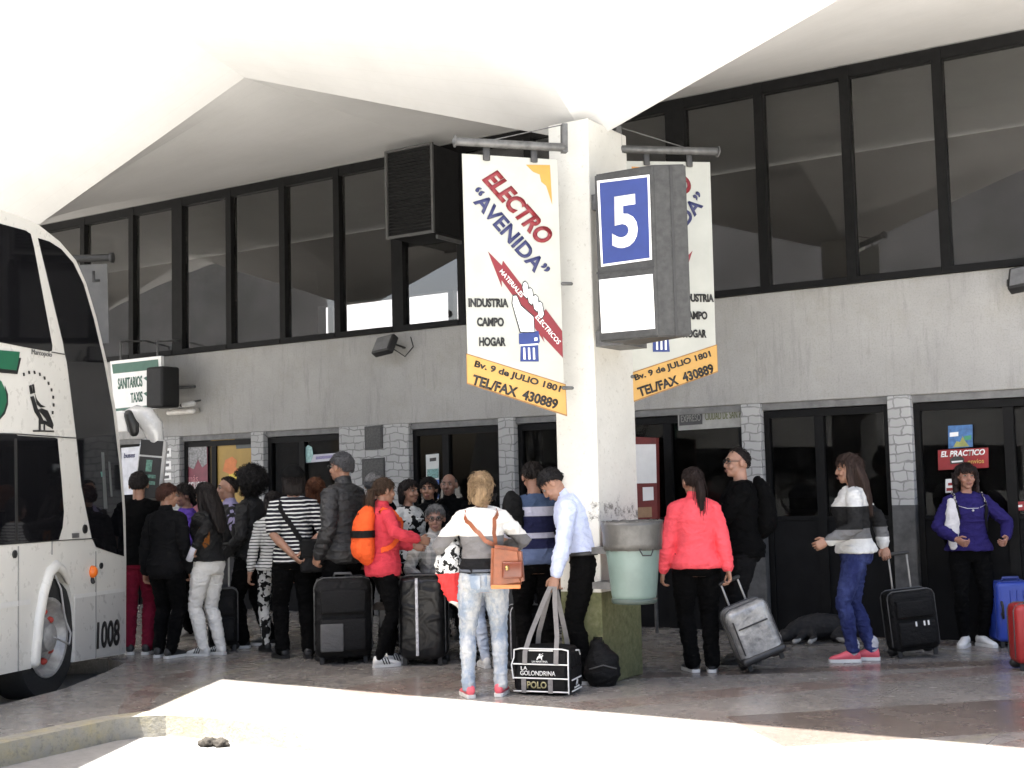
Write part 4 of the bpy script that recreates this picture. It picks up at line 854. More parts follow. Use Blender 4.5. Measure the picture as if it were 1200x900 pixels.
        if st in ('short', 'grey_short', 'crew'):
            q = cap(.016 if st != 'crew' else .004, lambda p: line(p) if st != 'crew' else line(p, 58, 42, 12, -38), .005 if st != 'crew' else .001); merge(bm, q, s.HM)
        elif st == 'bald':
            merge(bm, cap(lambda d: .009 if d.z < .45 else -.02, lambda p: line(p, 80, 40, -14, -42), .003), s.HM)
        elif st == 'afro':
            q = BM(); bmesh.ops.create_icosphere(q, subdivisions=5, radius=1)
            for v in q.verts:
                d = v.co.normalized(); f = sstep(.35, .8, d.y)*sstep(.55, -.1, d.z); r = .165+.016*noise.noise(d*6)+.012*noise.noise(d*19)+.006*noise.noise(d*45)
                if d.z < -.35: r *= .92
                r = lerp(r, .07, f); v.co = V((d.x*r, d.y*r-.02, d.z*r*.98+.045))
            for f in q.faces: f.smooth = True
            merge(bm, q, s.HM)
        elif st in ('long', 'long_wavy', 'curly', 'ponytail', 'bun', 'bob'):
            q = cap(.02 if st != 'ponytail' else .012, lambda p: line(p, 44, 18, -30, -46), .006); merge(bm, q, s.HM)
            if st in ('long', 'long_wavy'):
                L = .40; t = BM(); tube(t, [(0, -.03, .06), (0, -.075, -.03), (0, -.10, -.14), (0, -.115, -.26), (0, -.12, -L)], [(.085, .075), (.105, .055), (.115, .05), (.10, .045), (.05, .02)], 16, side=V((1, 0, 0)))
                for sg in (-1, 1): tube(t, [(sg*.07, -.01, .04), (sg*.088, .0, -.06), (sg*.098, -.005, -.17), (sg*.09, -.02, -.30)], [(.03, .03), (.032, .034), (.032, .03), (.018, .016)], 10)
                merge(bm, t, s.HM)
            if st == 'curly':
                t = BM(); rr = random.Random(3)
                for k in range(90):
                    a = rr.uniform(-1.85, 1.85); el = rr.uniform(-.17, .09); w_ = math.sqrt(max(.1, 1-(max(0, el)/.125)**2))*(1+max(0, -el)*1.2); ball(t, (math.sin(a)*rr.uniform(.082, .10)*w_, -.01-math.cos(a)*.085*w_, el), rr.uniform(.02, .03), seg=8)
                for k in range(34): d = V((rr.uniform(-1, 1), rr.uniform(-.9, 1.2), 1.1)).normalized(); ball(t, (d.x*.078, d.y*.094-.005, d.z*.092+.02), rr.uniform(.015, .024), seg=8)
                merge(bm, t, s.HM)
            if st == 'ponytail':
                t = BM(); tube(t, [(0, -.09, .02), (0, -.135, .0), (.005, -.15, -.09), (.01, -.135, -.2), (.012, -.125, -.30)], [(.022, .022), (.03, .03), (.034, .03), (.028, .022), (.008, .008)], 12); merge(bm, t, s.HM)
            if st == 'bun':
                t = BM(); ball(t, (0, -.085, .06), (.05, .045, .05), seg=16); ball(t, (.01, -.11, -.03), (.055, .04, .07), seg=16); ball(t, (-.02, -.10, -.09), (.05, .035, .05), seg=16); merge(bm, t, s.HM)
            if st == 'bob':
                t = BM(); tube(t, [(0, -.03, .05), (0, -.06, -.03), (0, -.07, -.10)], [(.085, .08), (.10, .06), (.085, .04)], 16, side=V((1, 0, 0))); merge(bm, t, s.HM)
            bm = remesh(bm, .0085, 1, .4); bm.normal_update()
            for v in bm.verts: v.co += v.normal*(.007*noise.noise(V((v.co.x*55, v.co.y*55, v.co.z*7)))+.006*noise.noise(V((v.co.x*22, v.co.y*22, v.co.z*9))))
        s.strands(bm, st); s.hair = s.done(bm, 'hair', m)
    def strands(s, bm, st):
        rr = random.Random(len(ROOT)); t = BM(); hc = V((0, -.012, .022)); crown = V((0, -.35, .93)).normalized()
        def strand(pts, r): tube(t, pts, [r*lerp(1, .25, j/(len(pts)-1)) for j in range(len(pts))], 4, cap=False)
        def rad(d): return V((d.x*.075, d.y*.095, d.z*.094))
        if st == 'afro':
            for k in range(900):
                d = V((rr.gauss(0, 1), rr.gauss(0, 1), rr.gauss(0, 1))).normalized()
                if d.y > .5 and d.z < .3: continue
                b = V((d.x*.155, d.y*.155-.02, d.z*.152+.045)); a = d.orthogonal().normalized(); q = d.cross(a); ph = rr.uniform(0, 6.28); w_ = rr.uniform(.008, .016)
                strand([b + d*(.009*j) + (a*math.cos(ph+j*1.5)+q*math.sin(ph+j*1.5))*w_ for j in range(5)], .0035)
        else:
            n = {'crew': 260, 'bald': 160}.get(st, 520); L0 = {'crew': .010, 'bald': .02, 'grey_short': .035, 'short': .035}.get(st, .05)
            for k in range(n*3):
                d = V((rr.gauss(0, 1), rr.gauss(0, 1), rr.gauss(0, 1))).normalized(); el = math.degrees(math.asin(d.z)); ph = math.degrees(math.atan2(abs(d.x), d.y))
                hl = lerp(40, 22, ph/60) if ph < 60 else lerp(22, 8, (ph-60)/30) if ph < 90 else lerp(8, -38, min(1, (ph-90)/45))
                if st == 'crew' and ph < 90: hl += 16
                if el < hl-rr.uniform(0, 5) or (st == 'bald' and d.z > .3): continue
                fl = (d-crown*d.dot(crown)*1.0); fl = (fl - d*fl.dot(d)); fl = fl.normalized() if fl.length > .05 else d.orthogonal(); fl = (fl + V((rr.gauss(0, .3), rr.gauss(0, .3), rr.gauss(0, .3)-.1))).normalized()
                L = L0*rr.uniform(.6, 1.3); th = .012 if st in ('short', 'grey_short') else .006 if st in ('crew', 'bald', 'ponytail') else .016
                b = hc + rad(d) + d*th*.7; pts = []
                for j in range(4): u = j/3; pts.append(b + fl*L*u + d*(.006*math.sin(u*3.1)+.003 - u*u*L*.28))
                strand(pts, .0035)
            if st in ('long', 'long_wavy'):
                for k in range(240):
                    a = rr.uniform(-1.75, 1.75); x = math.sin(a)*.098; y = -.03-math.cos(a)*.07; L = rr.uniform(.26, .46); wv = rr.uniform(.004, .012); ph = rr.uniform(0, 6)
                    strand([V((x*lerp(1, .8, u)+wv*math.sin(ph+u*7), y-.045*u*math.cos(a)+wv*math.cos(ph+u*6), .03-L*u)) for u in [j/7 for j in range(8)]], .0042)
            if st in ('bob', 'bun', 'curly'):
                for k in range(150 if st != 'curly' else 420):
                    a = rr.uniform(-2.0, 2.0) if st != 'bun' else rr.uniform(-1.1, 1.1); x = math.sin(a)*.1; y = -.03-math.cos(a)*.075; L = rr.uniform(.08, .17); ph = rr.uniform(0, 6); wv = .004 if st == 'bob' else .013; k2 = 1.12 if st == 'curly' else 1
                    strand([V((x*k2+wv*math.sin(ph+u*9), y*k2+wv*math.cos(ph+u*8), .04-L*u)) for u in [j/7 for j in range(8)]], .005)
            if st == 'curly':
                for k in range(90): x = rr.uniform(-.06, .06); L = rr.uniform(.03, .06); ph = rr.uniform(0, 6); strand([V((x*1.05+.005*math.sin(ph+u*8), .082+.022*math.sin(u*2.2)-abs(x)*.25, .085-L*u)) for u in [j/5 for j in range(6)]], .005)
            if st == 'ponytail':
                for k in range(70):
                    ox, oy = rr.gauss(0, .013), rr.gauss(0, .012); strand([V((q[0]+ox*w_, q[1]+oy*w_, q[2])) for q, w_ in (((0, -.10, .02), .6), ((0, -.137, .0), 1.5), ((.005, -.15, -.09), 1.7), ((.01, -.137, -.2), 1.6), ((.012, -.128, -.29), 1.2), ((.014, -.124, rr.uniform(-.36, -.31)), .8))], .0035)
            if st == 'bun':
                for k in range(90):
                    d = V((rr.gauss(0, 1), -abs(rr.gauss(0, 1)), rr.gauss(0, 1))).normalized(); b = V((d.x*.055, -.095+d.y*.045, -.03+d.z*.11)); fl = d.cross(V((0, 1, .3))).normalized(); strand([b+fl*.02*j+d*(.006*math.sin(j)) for j in range(5)], .004)
        merge(bm, t, s.HM)
    # --- clothes
    def top(s, mat, z0=.86, sleeve=1.0, ease=.012, hem=.0, name='top', amp=.010, sl=None, neck=1.45, collar=None):
        bm = BM(); s.torso(bm, z0, neck, lambda z: ease + hem*sstep(1.05, z0, z))
        for i in (0, 1): s.armtube(bm, i, sl or (lambda t: ease*.9 + (.012 if sleeve < .6 and t > .15 else 0)), sleeve)
        if collar: tube(bm, [s.spine(1.43)[0]+V((0, -.014, 0)), s.nb+V((0, 0, .012))], [.075, collar], 14)
        bm = remesh(bm, s.vox, 3, .5); rumple(bm, amp, seed=len(ROOT) % 17)
        return s.done(bm, name, mat)
    def pants(s, mat, ease=.012, hem=.05, z1=1.0, name='trousers', amp=.0085, end=1.0, belly=0):
        bm = BM(); s.torso(bm, .80, z1, .005)
        for i in (0, 1): s.legtube(bm, i, ease, end, hem)
        bm = remesh(bm, s.vox, 3, .5); rumple(bm, amp, (7, 7, 18), seed=len(ROOT) % 13); return s.done(bm, name, mat)
    def shoes(s, up, sole, high=False, stripes=None):
        for i in (0, 1):
            fx, fyy, yaw = s.feet[i][:3]; lift = s.feet[i][3] if len(s.feet[i]) > 3 else 0
            M = Matrix.Translation((fx, fyy, lift)) @ Matrix.Rotation(R(yaw), 4, 'Z'); k = .95 if s.fem else 1.05
            def ringset(bm, prof):
                rings = []
                for y, wd, z0, z1 in prof: rings.append([bm.verts.new(M @ V((math.cos(a)*wd*k, y*k, lerp(z0, z1, .5)+math.sin(a)*(z1-z0)/2))) for a in [2*math.pi*j/14 for j in range(14)]])
                for a, b in zip(rings, rings[1:]):
                    for j in range(14): f = bm.faces.new((a[j], a[(j+1) % 14], b[(j+1) % 14], b[j])); f.smooth = True
                bm.faces.new(rings[0][::-1]); bm.faces.new(rings[-1])
            bm = BM(); ringset(bm, [(-.095, .018, .03, .06), (-.085, .034, .018, .10), (-.05, .041, .016, .115), (-.01, .041, .016, .112), (.04, .042, .016, .088), (.09, .047, .016, .068), (.135, .044, .016, .055), (.165, .03, .018, .044), (.175, .012, .022, .034)])
            sh = s.done(bm, 'shoe', up)
            bm = BM(); o = [(-.1, .02), (-.09, .036), (-.04, .042), (.02, .043), (.09, .05), (.14, .046), (.17, .03), (.18, .01)]; pl_ = [M @ V((x*k, y*k, .002)) for y, x in o] + [M @ V((-x*k, y*k, .002)) for y, x in o[::-1]]
            prism(bm, pl_, (0, 0, .026)); s.done(bm, 'sole', sole, sh, 30)
            if stripes:
                bm = BM()
                for sg in (-1, 1):
                    for j in range(3):
                        y = -.0+j*.026; w_ = .0445; prism(bm, [M @ V((sg*w_*k*.97, y*k, .03)), M @ V((sg*w_*k*.97, (y+.012)*k, .03)), M @ V((sg*w_*k*.75, (y+.0-.012)*k, .09)), M @ V((sg*w_*k*.75, (y-.024)*k, .09))], M.to_3x3() @ V((sg*.004, 0, 0)))
                s.done(bm, 'shoe_stripe', stripes, sh)
    def strap(s, pts, wd, mat, name='strap', par=None, e=.022, th=.004):
        """flat band over the clothes; pts [(angle, z)]"""
        P_ = []
        for (a, z), (b, y) in zip(pts, pts[1:]):
            for j in range(6): t = j/6; P_.append(s.surf(lerp(a, b, t), lerp(z, y, t), e))
        P_.append(s.surf(*pts[-1], e)); return [p for p in P_]
    def band(s, P_, wd, mat, name, par, th=.004, extra=()):
        bm = BM(); tube(bm, list(P_), [(wd/2, th)]*len(P_), 8, side=V((0, 0, 1)) if False else None); bmesh.ops.scale(bm, vec=(s.k,)*3, verts=bm.verts); bm.transform(s.M); return fin(bm, name, mat, par, smooth=True)
def ribbon(bm, pts, nrm, wd, th):
    rings = []; n = len(pts)
    for i, p in enumerate(pts):
        t = (pts[min(i+1, n-1)]-pts[max(i-1, 0)]).normalized(); q = nrm[i] - t*t.dot(nrm[i]); q = q.normalized() if q.length > 1e-5 else t.orthogonal().normalized(); w_ = t.cross(q)
        rings.append([bm.verts.new(p+w_*a*wd/2+q*b*th) for a, b in ((-1, 0), (-1, 1), (1, 1), (1, 0))])
    for a, b in zip(rings, rings[1:]):
        for k in range(4): bm.faces.new((a[k], a[(k+1) % 4], b[(k+1) % 4], b[k]))
    bm.faces.new(rings[0][::-1]); bm.faces.new(rings[-1])
def body_band(s, path, wd, mat, name, par, e=.024, extra0=(), extra1=()):
    """strap lying on the wearer's clothes: path [(angle, z)], then free points"""
    P_, N_ = [], []
    for (a, z), (b, y) in zip(path, path[1:]):
        for j in range(7): t = j/7; q = (lerp(a, b, t), lerp(z, y, t)); P_.append(s.surf(*q, e)); N_.append((s.surf(*q, e+.05)-s.surf(*q, e)).normalized())
    P_.append(s.surf(*path[-1], e)); N_.append((s.surf(*path[-1], e+.05)-P_[-1]).normalized())
    P_ = [V(p) for p in extra0]+P_+[V(p) for p in extra1]; N_ = [N_[0]]*len(extra0)+N_+[N_[-1]]*len(extra1)
    P_ = [s.W(p) for p in P_]; N_ = [s.M.to_3x3() @ q for q in N_]; bm = BM(); ribbon(bm, P_, N_, wd, .005); return fin(bm, name, mat, par, smooth=30)
def spec(s):
    bm = BM()
    for sg in (-1, 1):
        c = V((sg*.032, .096, .010)); pts = [c+V((.024*math.cos(a), -.3*abs(.024*math.cos(a))*0, .017*math.sin(a))) for a in [k*math.pi/6 for k in range(13)]]; tube(bm, pts, [.0032]*13, 6)
        tube(bm, [(sg*.056, .094, .014), (sg*.078, .06, .014), (sg*.08, -.01, .012)], [.003]*3, 6)
    tube(bm, [(-.01, .1, .013), (.01, .1, .013)], [.003]*2, 6); bm.transform(s.HM); s.done(bm, 'glasses', plain('frame black', (.01, .01, .01), .3))
def hat(s, m, brim=True, nm='cap', flat=False, big=1):
    bm = BM(); q = BM(); bmesh.ops.create_uvsphere(q, u_segments=28, v_segments=18, radius=1)
    for v in q.verts:
        d = v.co.normalized(); z = max(d.z, -.05); r = 1.0
        v.co = V((d.x*.096*big, d.y*.114*big-.012, (z*.10*big if not flat else z*.085)+.04+.006*noise.noise(d*3)))
    merge(bm, q, s.HM)
    t = BM()
    if brim: tube(t, [(0, .07, .045), (0, .125, .042), (0, .165, .032)], [(.075, .012), (.07, .007), (.045, .006)], 14, side=V((1, 0, 0)))
    else: tube(t, [(0, .0, .04), (0, .0, .055)], [(.1, .118), (.1, .118)], 24)
    merge(bm, t, s.HM); return s.done(bm, nm, m)
_old = Person.__init__
def _init(s, label, px, fy, Hm, face, **k):
    p = k.get('loc') or hz(px, fy); M = Matrix.Translation((p.x, p.y, p.z if k.get('loc') else 0)) @ Matrix.Rotation(YAW+R(face), 4, 'Z'); d0 = (p-CAM).dot(FWD); kk = Hm/1.70
    if 'hands' in k:
        hs = []
        for h in k['hands']:
            if h is not None and len(h) == 4: _, qx, qy, dd = h; h = (M.inverted() @ at_d(qx, qy, d0+dd))/kk
            hs.append(h)
        k['hands'] = tuple(hs)
    _old(s, label, px, fy, Hm, face, **k)
Person.__init__ = _init
# ------------------------------------------------------------------ wardrobe
black = cloth('cloth black', (.003, .003, .0031)); blackj = cloth('cloth black jacket', (.0045, .0043, .0045), .7, .4); char = cloth('cloth charcoal', (.008, .008, .0085)); darkj = cloth('cloth dark denim', (.02, .02, .026)); greyp = cloth('cloth grey', (.11, .11, .115))
shb = plain('shoe black', (.014, .014, .015), .5); shw = plain('shoe white', (.62, .62, .60), .5, .08); soleW = plain('sole white', (.6, .6, .58), .6, .08); soleB = plain('sole black', (.012, .012, .012), .7); pinks = plain('shoe pink', (.62, .10, .13), .6, .15); shg = plain('shoe grey', (.28, .28, .28), .6)
strapb = cloth('strap black', (.012, .012, .012), .7)
f_std = ((-.09, .02, 10), (.09, -.03, -12))
# --- left group
p = Person('person in black tee and maroon trousers, seen from behind at the coach front', 163, 766, 1.72, 8, hair='short', build=1.02, feet=f_std, hands=((-.27, .06, .86), (.27, -.02, .84)))
p.pants(cloth('cloth maroon', (.16, .012, .03)), .02, .062); p.top(black, .84, .35, .026, .012, name='tee'); p.shoes(shb, soleW)
p = Person('person in long dark jacket with reddish brown hair, beside the maroon trousers', 196, 770, 1.60, -20, hair='short', hairc=(.05, .02, .014), head=(-25, 0), feet=f_std, hands=(None, (.24, .05, .86)))
p.pants(black, .02, .06); p.top(char, .78, 1, .024, .015, name='jacket', collar=.07); p.shoes(shb, soleW)
p = Person('person in purple top with dark pulled-back hair, facing the coach', 218, 748, 1.60, 120, fem=True, hair='bun', feet=f_std, head=(5, -12), hands=((-.18, .22, .98), (.1, .22, 1.12)))
p.pants(black, .012, .05); p.top(cloth('cloth purple', (.085, .045, .27)), .88, .55, .012, .01); p.shoes(shg, soleW); pr = p
t = thing('tote_bag', 'mustard yellow cloth bag held by the person in purple', 'bag', p.grip(0)); bm = BM(); tube(bm, [(0, 0, -.06), (0, 0, -.14), (0, 0, -.3), (0, 0, -.36)], [(.05, .03), (.1, .05), (.12, .06), (.11, .05)], 14, side=V((1, 0, 0))); bm = remesh(bm, .012, 2); rumple(bm, .008); fin(bm, 'bag_body', cloth('cloth mustard', (.52, .26, .035)), t, local=True)
bm = BM(); tube(bm, [(-.05, 0, -.1), (-.02, 0, -.01), (.02, 0, .0), (.05, 0, -.1)], [(.012, .003)]*4, 8); fin(bm, 'strap', cloth('cloth mustard', 0), t, local=True)
p = Person('person with long black hair in black jacket and white trousers', 244, 768, 1.60, 62, fem=True, hair='long', feet=((-.07, .03, 8), (.08, -.06, -4)), head=(0, -14), hands=(('px', 229, 640, -.22), (.08, .26, 1.02)))
p.pants(cloth('cloth white', (.66, .65, .62)), .016, .05); p.top(blackj, .94, 1, .016, .012, name='jacket', collar=.066); p.shoes(shw, soleW, stripes=blk)
bm = BM(); a = [(-(.13), 1.27), (-.03, 1.30), (.02, 1.14), (-.06, 1.06), (-.14, 1.12)]
bm = BM(); q = [p.W(p.surf(g_, z, .026)) for g_, z in ((200, 1.30), (226, 1.31), (236, 1.22), (232, 1.10), (214, 1.07), (198, 1.14))]; cq = p.W(p.surf(216, 1.19, -.04)); prism(bm, q, (cq-q[0]).normalized()*.004)
fin(bm, 'back_patch', cloth('cloth rust', (.20, .075, .02)), p.root)
t = thing('water_bottle', 'pale water bottle in the hands of the person in white trousers', 'bottle', p.grip(0, .07)); bm = BM(); lathe(bm, [(.026, -.09), (.032, -.085), (.032, .05), (.014, .085), (.013, .1)], 0, 0, 16); bm.transform(Matrix.Rotation(R(30), 4, 'Y')); bb_ = fin(bm, 'bottle_body', plain('bottle pale', (.5, .5, .55), .2), t, local=True)
bm = BM(); lathe(bm, [(.015, .1), (.015, .125)], 0, 0, 12); bm.transform(Matrix.Rotation(R(30), 4, 'Y')); fin(bm, 'cap', plain('cap blue', (.05, .1, .3), .5), t, local=True)
p = Person('person in lavender shirt and open black jacket, facing left past the big curly hair', 269, 758, 1.66, 112, hair='crew', feet=f_std, hands=((-.22, .1, .9), (.22, .12, .9)))
p.pants(greyp, .02, .06); p.top(cloth('cloth lavender', (.30, .27, .42)), .86, .3, .010, name='shirt', collar=.062); p.shoes(shb, soleB)
bm = BM()
for i in (0, 1): p.armtube(bm, i, .02, 1)
for sg in (0, 1):
    pts = [p.surf(lerp(40, -95, j/8) if sg == 0 else lerp(140, 275, j/8), 1.0) for j in range(9)]
    rr = []
    for z in (.84, .95, 1.06, 1.18, 1.30, 1.40, 1.435):
        rr.append([(bm.verts.new(p.surf(lerp(58, -95, j/10) if sg == 0 else lerp(122, 275, j/10), z, .030)), bm.verts.new(p.surf(lerp(58, -95, j/10) if sg == 0 else lerp(122, 275, j/10), z, .004))) for j in range(11)])
    for a, b in zip(rr, rr[1:]):
        for j in range(10):
            bm.faces.new((a[j][0], a[j+1][0], b[j+1][0], b[j][0])); bm.faces.new((a[j][1], b[j][1], b[j+1][1], a[j+1][1]))
        for j in (0, 10): bm.faces.new((a[j][0], b[j][0], b[j][1], a[j][1]))
    for j in range(10): bm.faces.new((rr[0][j][0], rr[0][j][1], rr[0][j+1][1], rr[0][j+1][0])); bm.faces.new((rr[-1][j][0], rr[-1][j+1][0], rr[-1][j+1][1], rr[-1][j][1]))
bm = remesh(bm, .009, 2); rumple(bm, .006); p.done(bm, 'jacket', blackj)
p = Person('person with a big round mass of curly black hair, all in black', 295, 758, 1.69, 70, hair='afro', hairc=(.006, .005, .005), feet=((-.12, .06, 14), (.12, -.1, -6)), hands=((-.2, .14, .95), (.2, .12, .92)))
p.pants(black, .024, .07); p.top(blackj, .82, 1, .022, .014, name='jacket', collar=.07); p.shoes(shb, soleW)
bm = BM(); rr = [p.W(p.surf(lerp(118, 100, j/6), lerp(1.38, .98, j/6), .034)) for j in range(7)]; ribbon(bm, rr, [(p.W(p.surf(110, 1.2, .1))-p.W(p.surf(110, 1.2, 0))).normalized()]*7, .06, .004); fin(bm, 'shirt_front', cloth('cloth pale mint', (.42, .48, .40)), p.root)
p = Person('person in black and white striped top and patterned leggings, half hidden behind the cap', 322, 763, 1.50, 20, fem=True, hair='bob', feet=f_std)
p.pants(cloth('cloth zebra', (0, 0, 0), pat=blotch((.5, .5, .48), (.012, .012, .012), 15, .52)), .008, .045, name='leggings'); p.top(cloth('cloth fine stripe', 0, pat=zstripes(.03, .3, (.6, .6, .58), (.012, .012, .013))), .88, .9, .014, .01); p.shoes(shb, soleB)
p = Person('person with auburn hair standing behind the striped tee', 372, 757, 1.62, 5, fem=True, hair='bob', hairc=(.085, .03, .012), feet=f_std); p.pants(black); p.top(black, .86, 1, .016); p.shoes(shb, soleB)
p = Person('person in a black cap and white tee with fine black stripes, hands behind the back', 346, 771, 1.72, 18, hair='bob', feet=((-.11, .05, 14), (.11, -.06, -10)), build=1.04, hands=((-.04, -.2, .93), (.06, -.19, .97)), poles=((-1, -.35, -.1), (1, -.3, -.1)), curl=.8)
p.pants(black, .02, .066); p.top(cloth('cloth striped tee', 0, pat=zstripes(.036, .36, (.02, .02, .025), (.68, .68, .66))), .86, .42, .016, .014, name='tee'); p.shoes(shb, soleB); hat(p, cloth('cloth cap black', (.007, .007, .007)), big=1.12)
t = thing('shoulder_bag', 'black shoulder bag on a strap across the striped tee', 'bag', p.W((.17, -.19, .93)), p.root.rotation_euler.z); bm = BM(); box(bm, (-.15, -.06, -.16), (.15, .05, .14), bev=.04); bm = remesh(bm, .012, 3); rumple(bm, .008); fin(bm, 'bag_body', cloth('cloth bag black', (.016, .016, .017), .7), t, local=True)
body_band(p, [(160, 1.42), (215, 1.40), (245, 1.25), (280, 1.08), (305, 1.0)], .045, strapb, 'strap', t)
bm = BM(); box(bm, (-.15, -.075, -.02), (.15, -.05, .13), bev=.02); fin(bm, 'flap', strapb, t, local=True, smooth=40)
p = Person('tall grey-haired person with glasses in a black quilted jacket', 404, 773, 1.84, 58, hair='grey_short', hairc=(.06, .06, .064), build=1.05, feet=f_std, hands=((-.24, .06, .88), None))
def quilt(s):
    z = s.math('FRACT', s.math('DIVIDE', s.xyz()[2], .075)); return s.mix(s.math('LESS_THAN', z, .1), (.02, .02, .021), (.007, .007, .007))
p.pants(black); j = p.top(cloth('cloth quilted', 0, .5, .5, pat=quilt), .80, 1, .03, .012, name='jacket', collar=.075); spec(p); p.shoes(shb, soleB)
p = Person('person in a grey flat cap behind the ponytail', 441, 757, 1.66, -8, hair='short', hairc=(.1, .1, .1), feet=f_std); p.pants(black); p.top(black, .82, 1, .018); hat(p, cloth('cloth cap grey', (.17, .165, .16), pat=blotch((.2, .195, .19), (.13, .125, .12), 60)), True, 'cap', True); p.shoes(shb, soleB)
p = Person('person in black and white printed shirt, dark hair, between the ponytail and the seated man', 482, 757, 1.58, -125, fem=True, hair='bob', feet=f_std); p.pants(black); p.top(cloth('cloth bold print', 0, pat=blotch((.55, .55, .53), (.012, .012, .012), 13, .55)), .86, .7, .014, .01); p.shoes(shb, soleB)
p = Person('person with dark swept hair in a dark top, facing the camera above the seated man', 506, 752, 1.60, 172, fem=True, hair='bun', feet=f_std); p.pants(black); p.top(char, .86, .9, .014, collar=.06); p.shoes(shb, soleB)
p = Person('balding grey-haired person in dark clothes beside the pale-haired woman', 530, 748, 1.64, 168, hair='bald', hairc=(.07, .07, .07), feet=f_std, skinc=(.22, .12, .085)); p.pants(black); p.top(black, .84, 1, .02, collar=.068); p.shoes(shb, soleB)
# bench and seated man
bl = hz(516, 768); t = thing('bench', 'dark slatted bench under the seated man', 'bench', (bl.x, bl.y, 0), YAW)
bm = BM(); 
for k in range(4): box(bm, (-.6, -.2+k*.105, .44), (.6, -.11+k*.105, .475), bev=.006)
fin(bm, 'seat', plain('bench brown', (.04, .03, .025), .6), t, local=True)
for x in (-.5, .5): bm = BM(); box(bm, (x-.03, -.18, 0), (x+.03, .18, .438), bev=.006); fin(bm, 'leg', metal, t, local=True)
p = Person('seated elderly person in a grey plaid shirt behind the wrapped trunk', 512, 770, 1.68, -158, loc=V((bl.x, bl.y, 0)) - _r*.02, sit=.56, hair='grey_short', hairc=(.13, .13, .13), skinc=(.34, .19, .14), feet=((-.13, .42, 6), (.13, .42, -6)), hands=((-.2, .3, .66), (.2, .3, .66)), poles=((-1, -.5, 0), (1, -.5, 0)), head=(-20, -8))
p.pants(char); p.top(cloth('cloth plaid', 0, pat=plaid((.30, .30, .29), (.52, .51, .49))), .86, 1, .016, .01, name='shirt', collar=.064); spec(p); p.shoes(shb, soleB)
# girl with orange backpack
coral = cloth('cloth coral red', (.60, .055, .075)); orange = cloth('cloth orange', (.82, .115, .03), .75)
p = Person('person with a light brown ponytail in a coral jacket wearing an orange backpack', 452, 780, 1.60, -62, fem=True, hair='ponytail', hairc=(.05, .03, .018), feet=((-.06, .1, 4), (.08, -.06, -8)), hands=((-.1, .34, 1.07), ('px', 492, 632, -.15)), head=(6, -4))
p.pants(black, .008, .042, name='leggings'); p.top(coral, .82, .93, .018, .012, name='jacket', collar=.066); p.shoes(shw, soleW, stripes=blk); pg = p
def pack(p, label, m, md_, z0, z1, wd, dp, off, band=True, group=None):
    c = p.P(0, -.09-dp-off, (z0+z1)/2); t = thing('backpack', label, 'backpack', p.W(c), p.root.rotation_euler.z, group); h = (z1-z0)/2
    bm = BM(); tube(bm, [(0, .02, -h), (0, 0, -h*.8), (0, -.01, -h*.2), (0, .0, h*.45), (0, .03, h*.8), (0, .05, h)], [(wd*.8, dp*.7), (wd*.98, dp), (wd, dp*1.08), (wd*.95, dp), (wd*.8, dp*.8), (wd*.45, dp*.5)], 22, side=V((1, 0, 0))); bm = remesh(bm, .012, 3); rumple(bm, .006); bd = fin(bm, 'pack_body', m, t, local=True)
    bm = BM(); tube(bm, [(0, -dp*.55, -h*.78), (0, -dp*.62, -h*.5), (0, -dp*.6, -h*.18)], [(wd*.8, dp*.62), (wd*.86, dp*.66), (wd*.8, dp*.5)], 18, side=V((1, 0, 0))); bm = remesh(bm, .012, 2); fin(bm, 'front_pocket', m, t, local=True)
    if band: bm = BM(); tube(bm, [(0, -.012, -h*.14), (0, -.012, h*.14)], [(wd*1.06, dp*1.17)]*2, 26, side=V((1, 0, 0)), cap=False); fin(bm, 'dark_band', md_, t, local=True, smooth=40)
    bm = BM(); tube(bm, [(-wd*.75, -dp*.35, h*.1), (-wd*.6, -dp*.55, h*.55), (0, -dp*.55, h*.82), (wd*.6, -dp*.55, h*.55), (wd*.75, -dp*.35, h*.1)], [.006]*5, 6); fin(bm, 'zip', md_, t, local=True, smooth=True)
    for sg in (0, 1):
        a = [(215, 1.40), (200, 1.425), (150, 1.40), (125, 1.30), (142, 1.16), (185, 1.08), (215, 1.06)]; a = a if sg == 0 else [((180-q) % 360, z) for q, z in a]; a = [(q-360 if q > 300 else q, z) for q, z in a] if sg else a
        body_band(p, a, .042, m, 'strap', t, .03)
    return t
pack(p, 'orange backpack with a black band on the back of the coral jacket', orange, strapb, 1.0, 1.43, .145, .085, .02)
# woman with handbag
sw_m = cloth('cloth block sweater', 0, pat=zbands([(.80, (.012, .012, .013)), (1.005, (.16, .155, .155)), (1.165, (.68, .66, .62)), (1.6, (.68, .66, .62))]))
def jean(n, c, c2): return cloth(n, 0, pat=lambda s: s.mix(s.ramp(s.noise(7, 5, .7, stretch=(1, 1, .5)), [(.42, 0.0), (.62, 1.0)]), c, c2))
p = Person('fair-haired person from behind in a white, grey and black block sweater and faded jeans', 569, 816, 1.61, 4, fem=True, hair='bun', hairc=(.20, .135, .075), build=1.06, feet=((-.13, .0, 12), (.12, .03, -16)), hands=((-.2, .24, 1.06), (.15, .26, 1.1)), poles=((-1, -.5, -.3), (1.2, -.25, -.2)), head=(-8, -6))
p.pants(jean('jeans faded', (.22, .27, .34), (.46, .47, .47)), .010, .055); p.top(sw_m, .95, 1, .02, .006, name='sweater'); p.shoes(pinks, soleW); pw = p
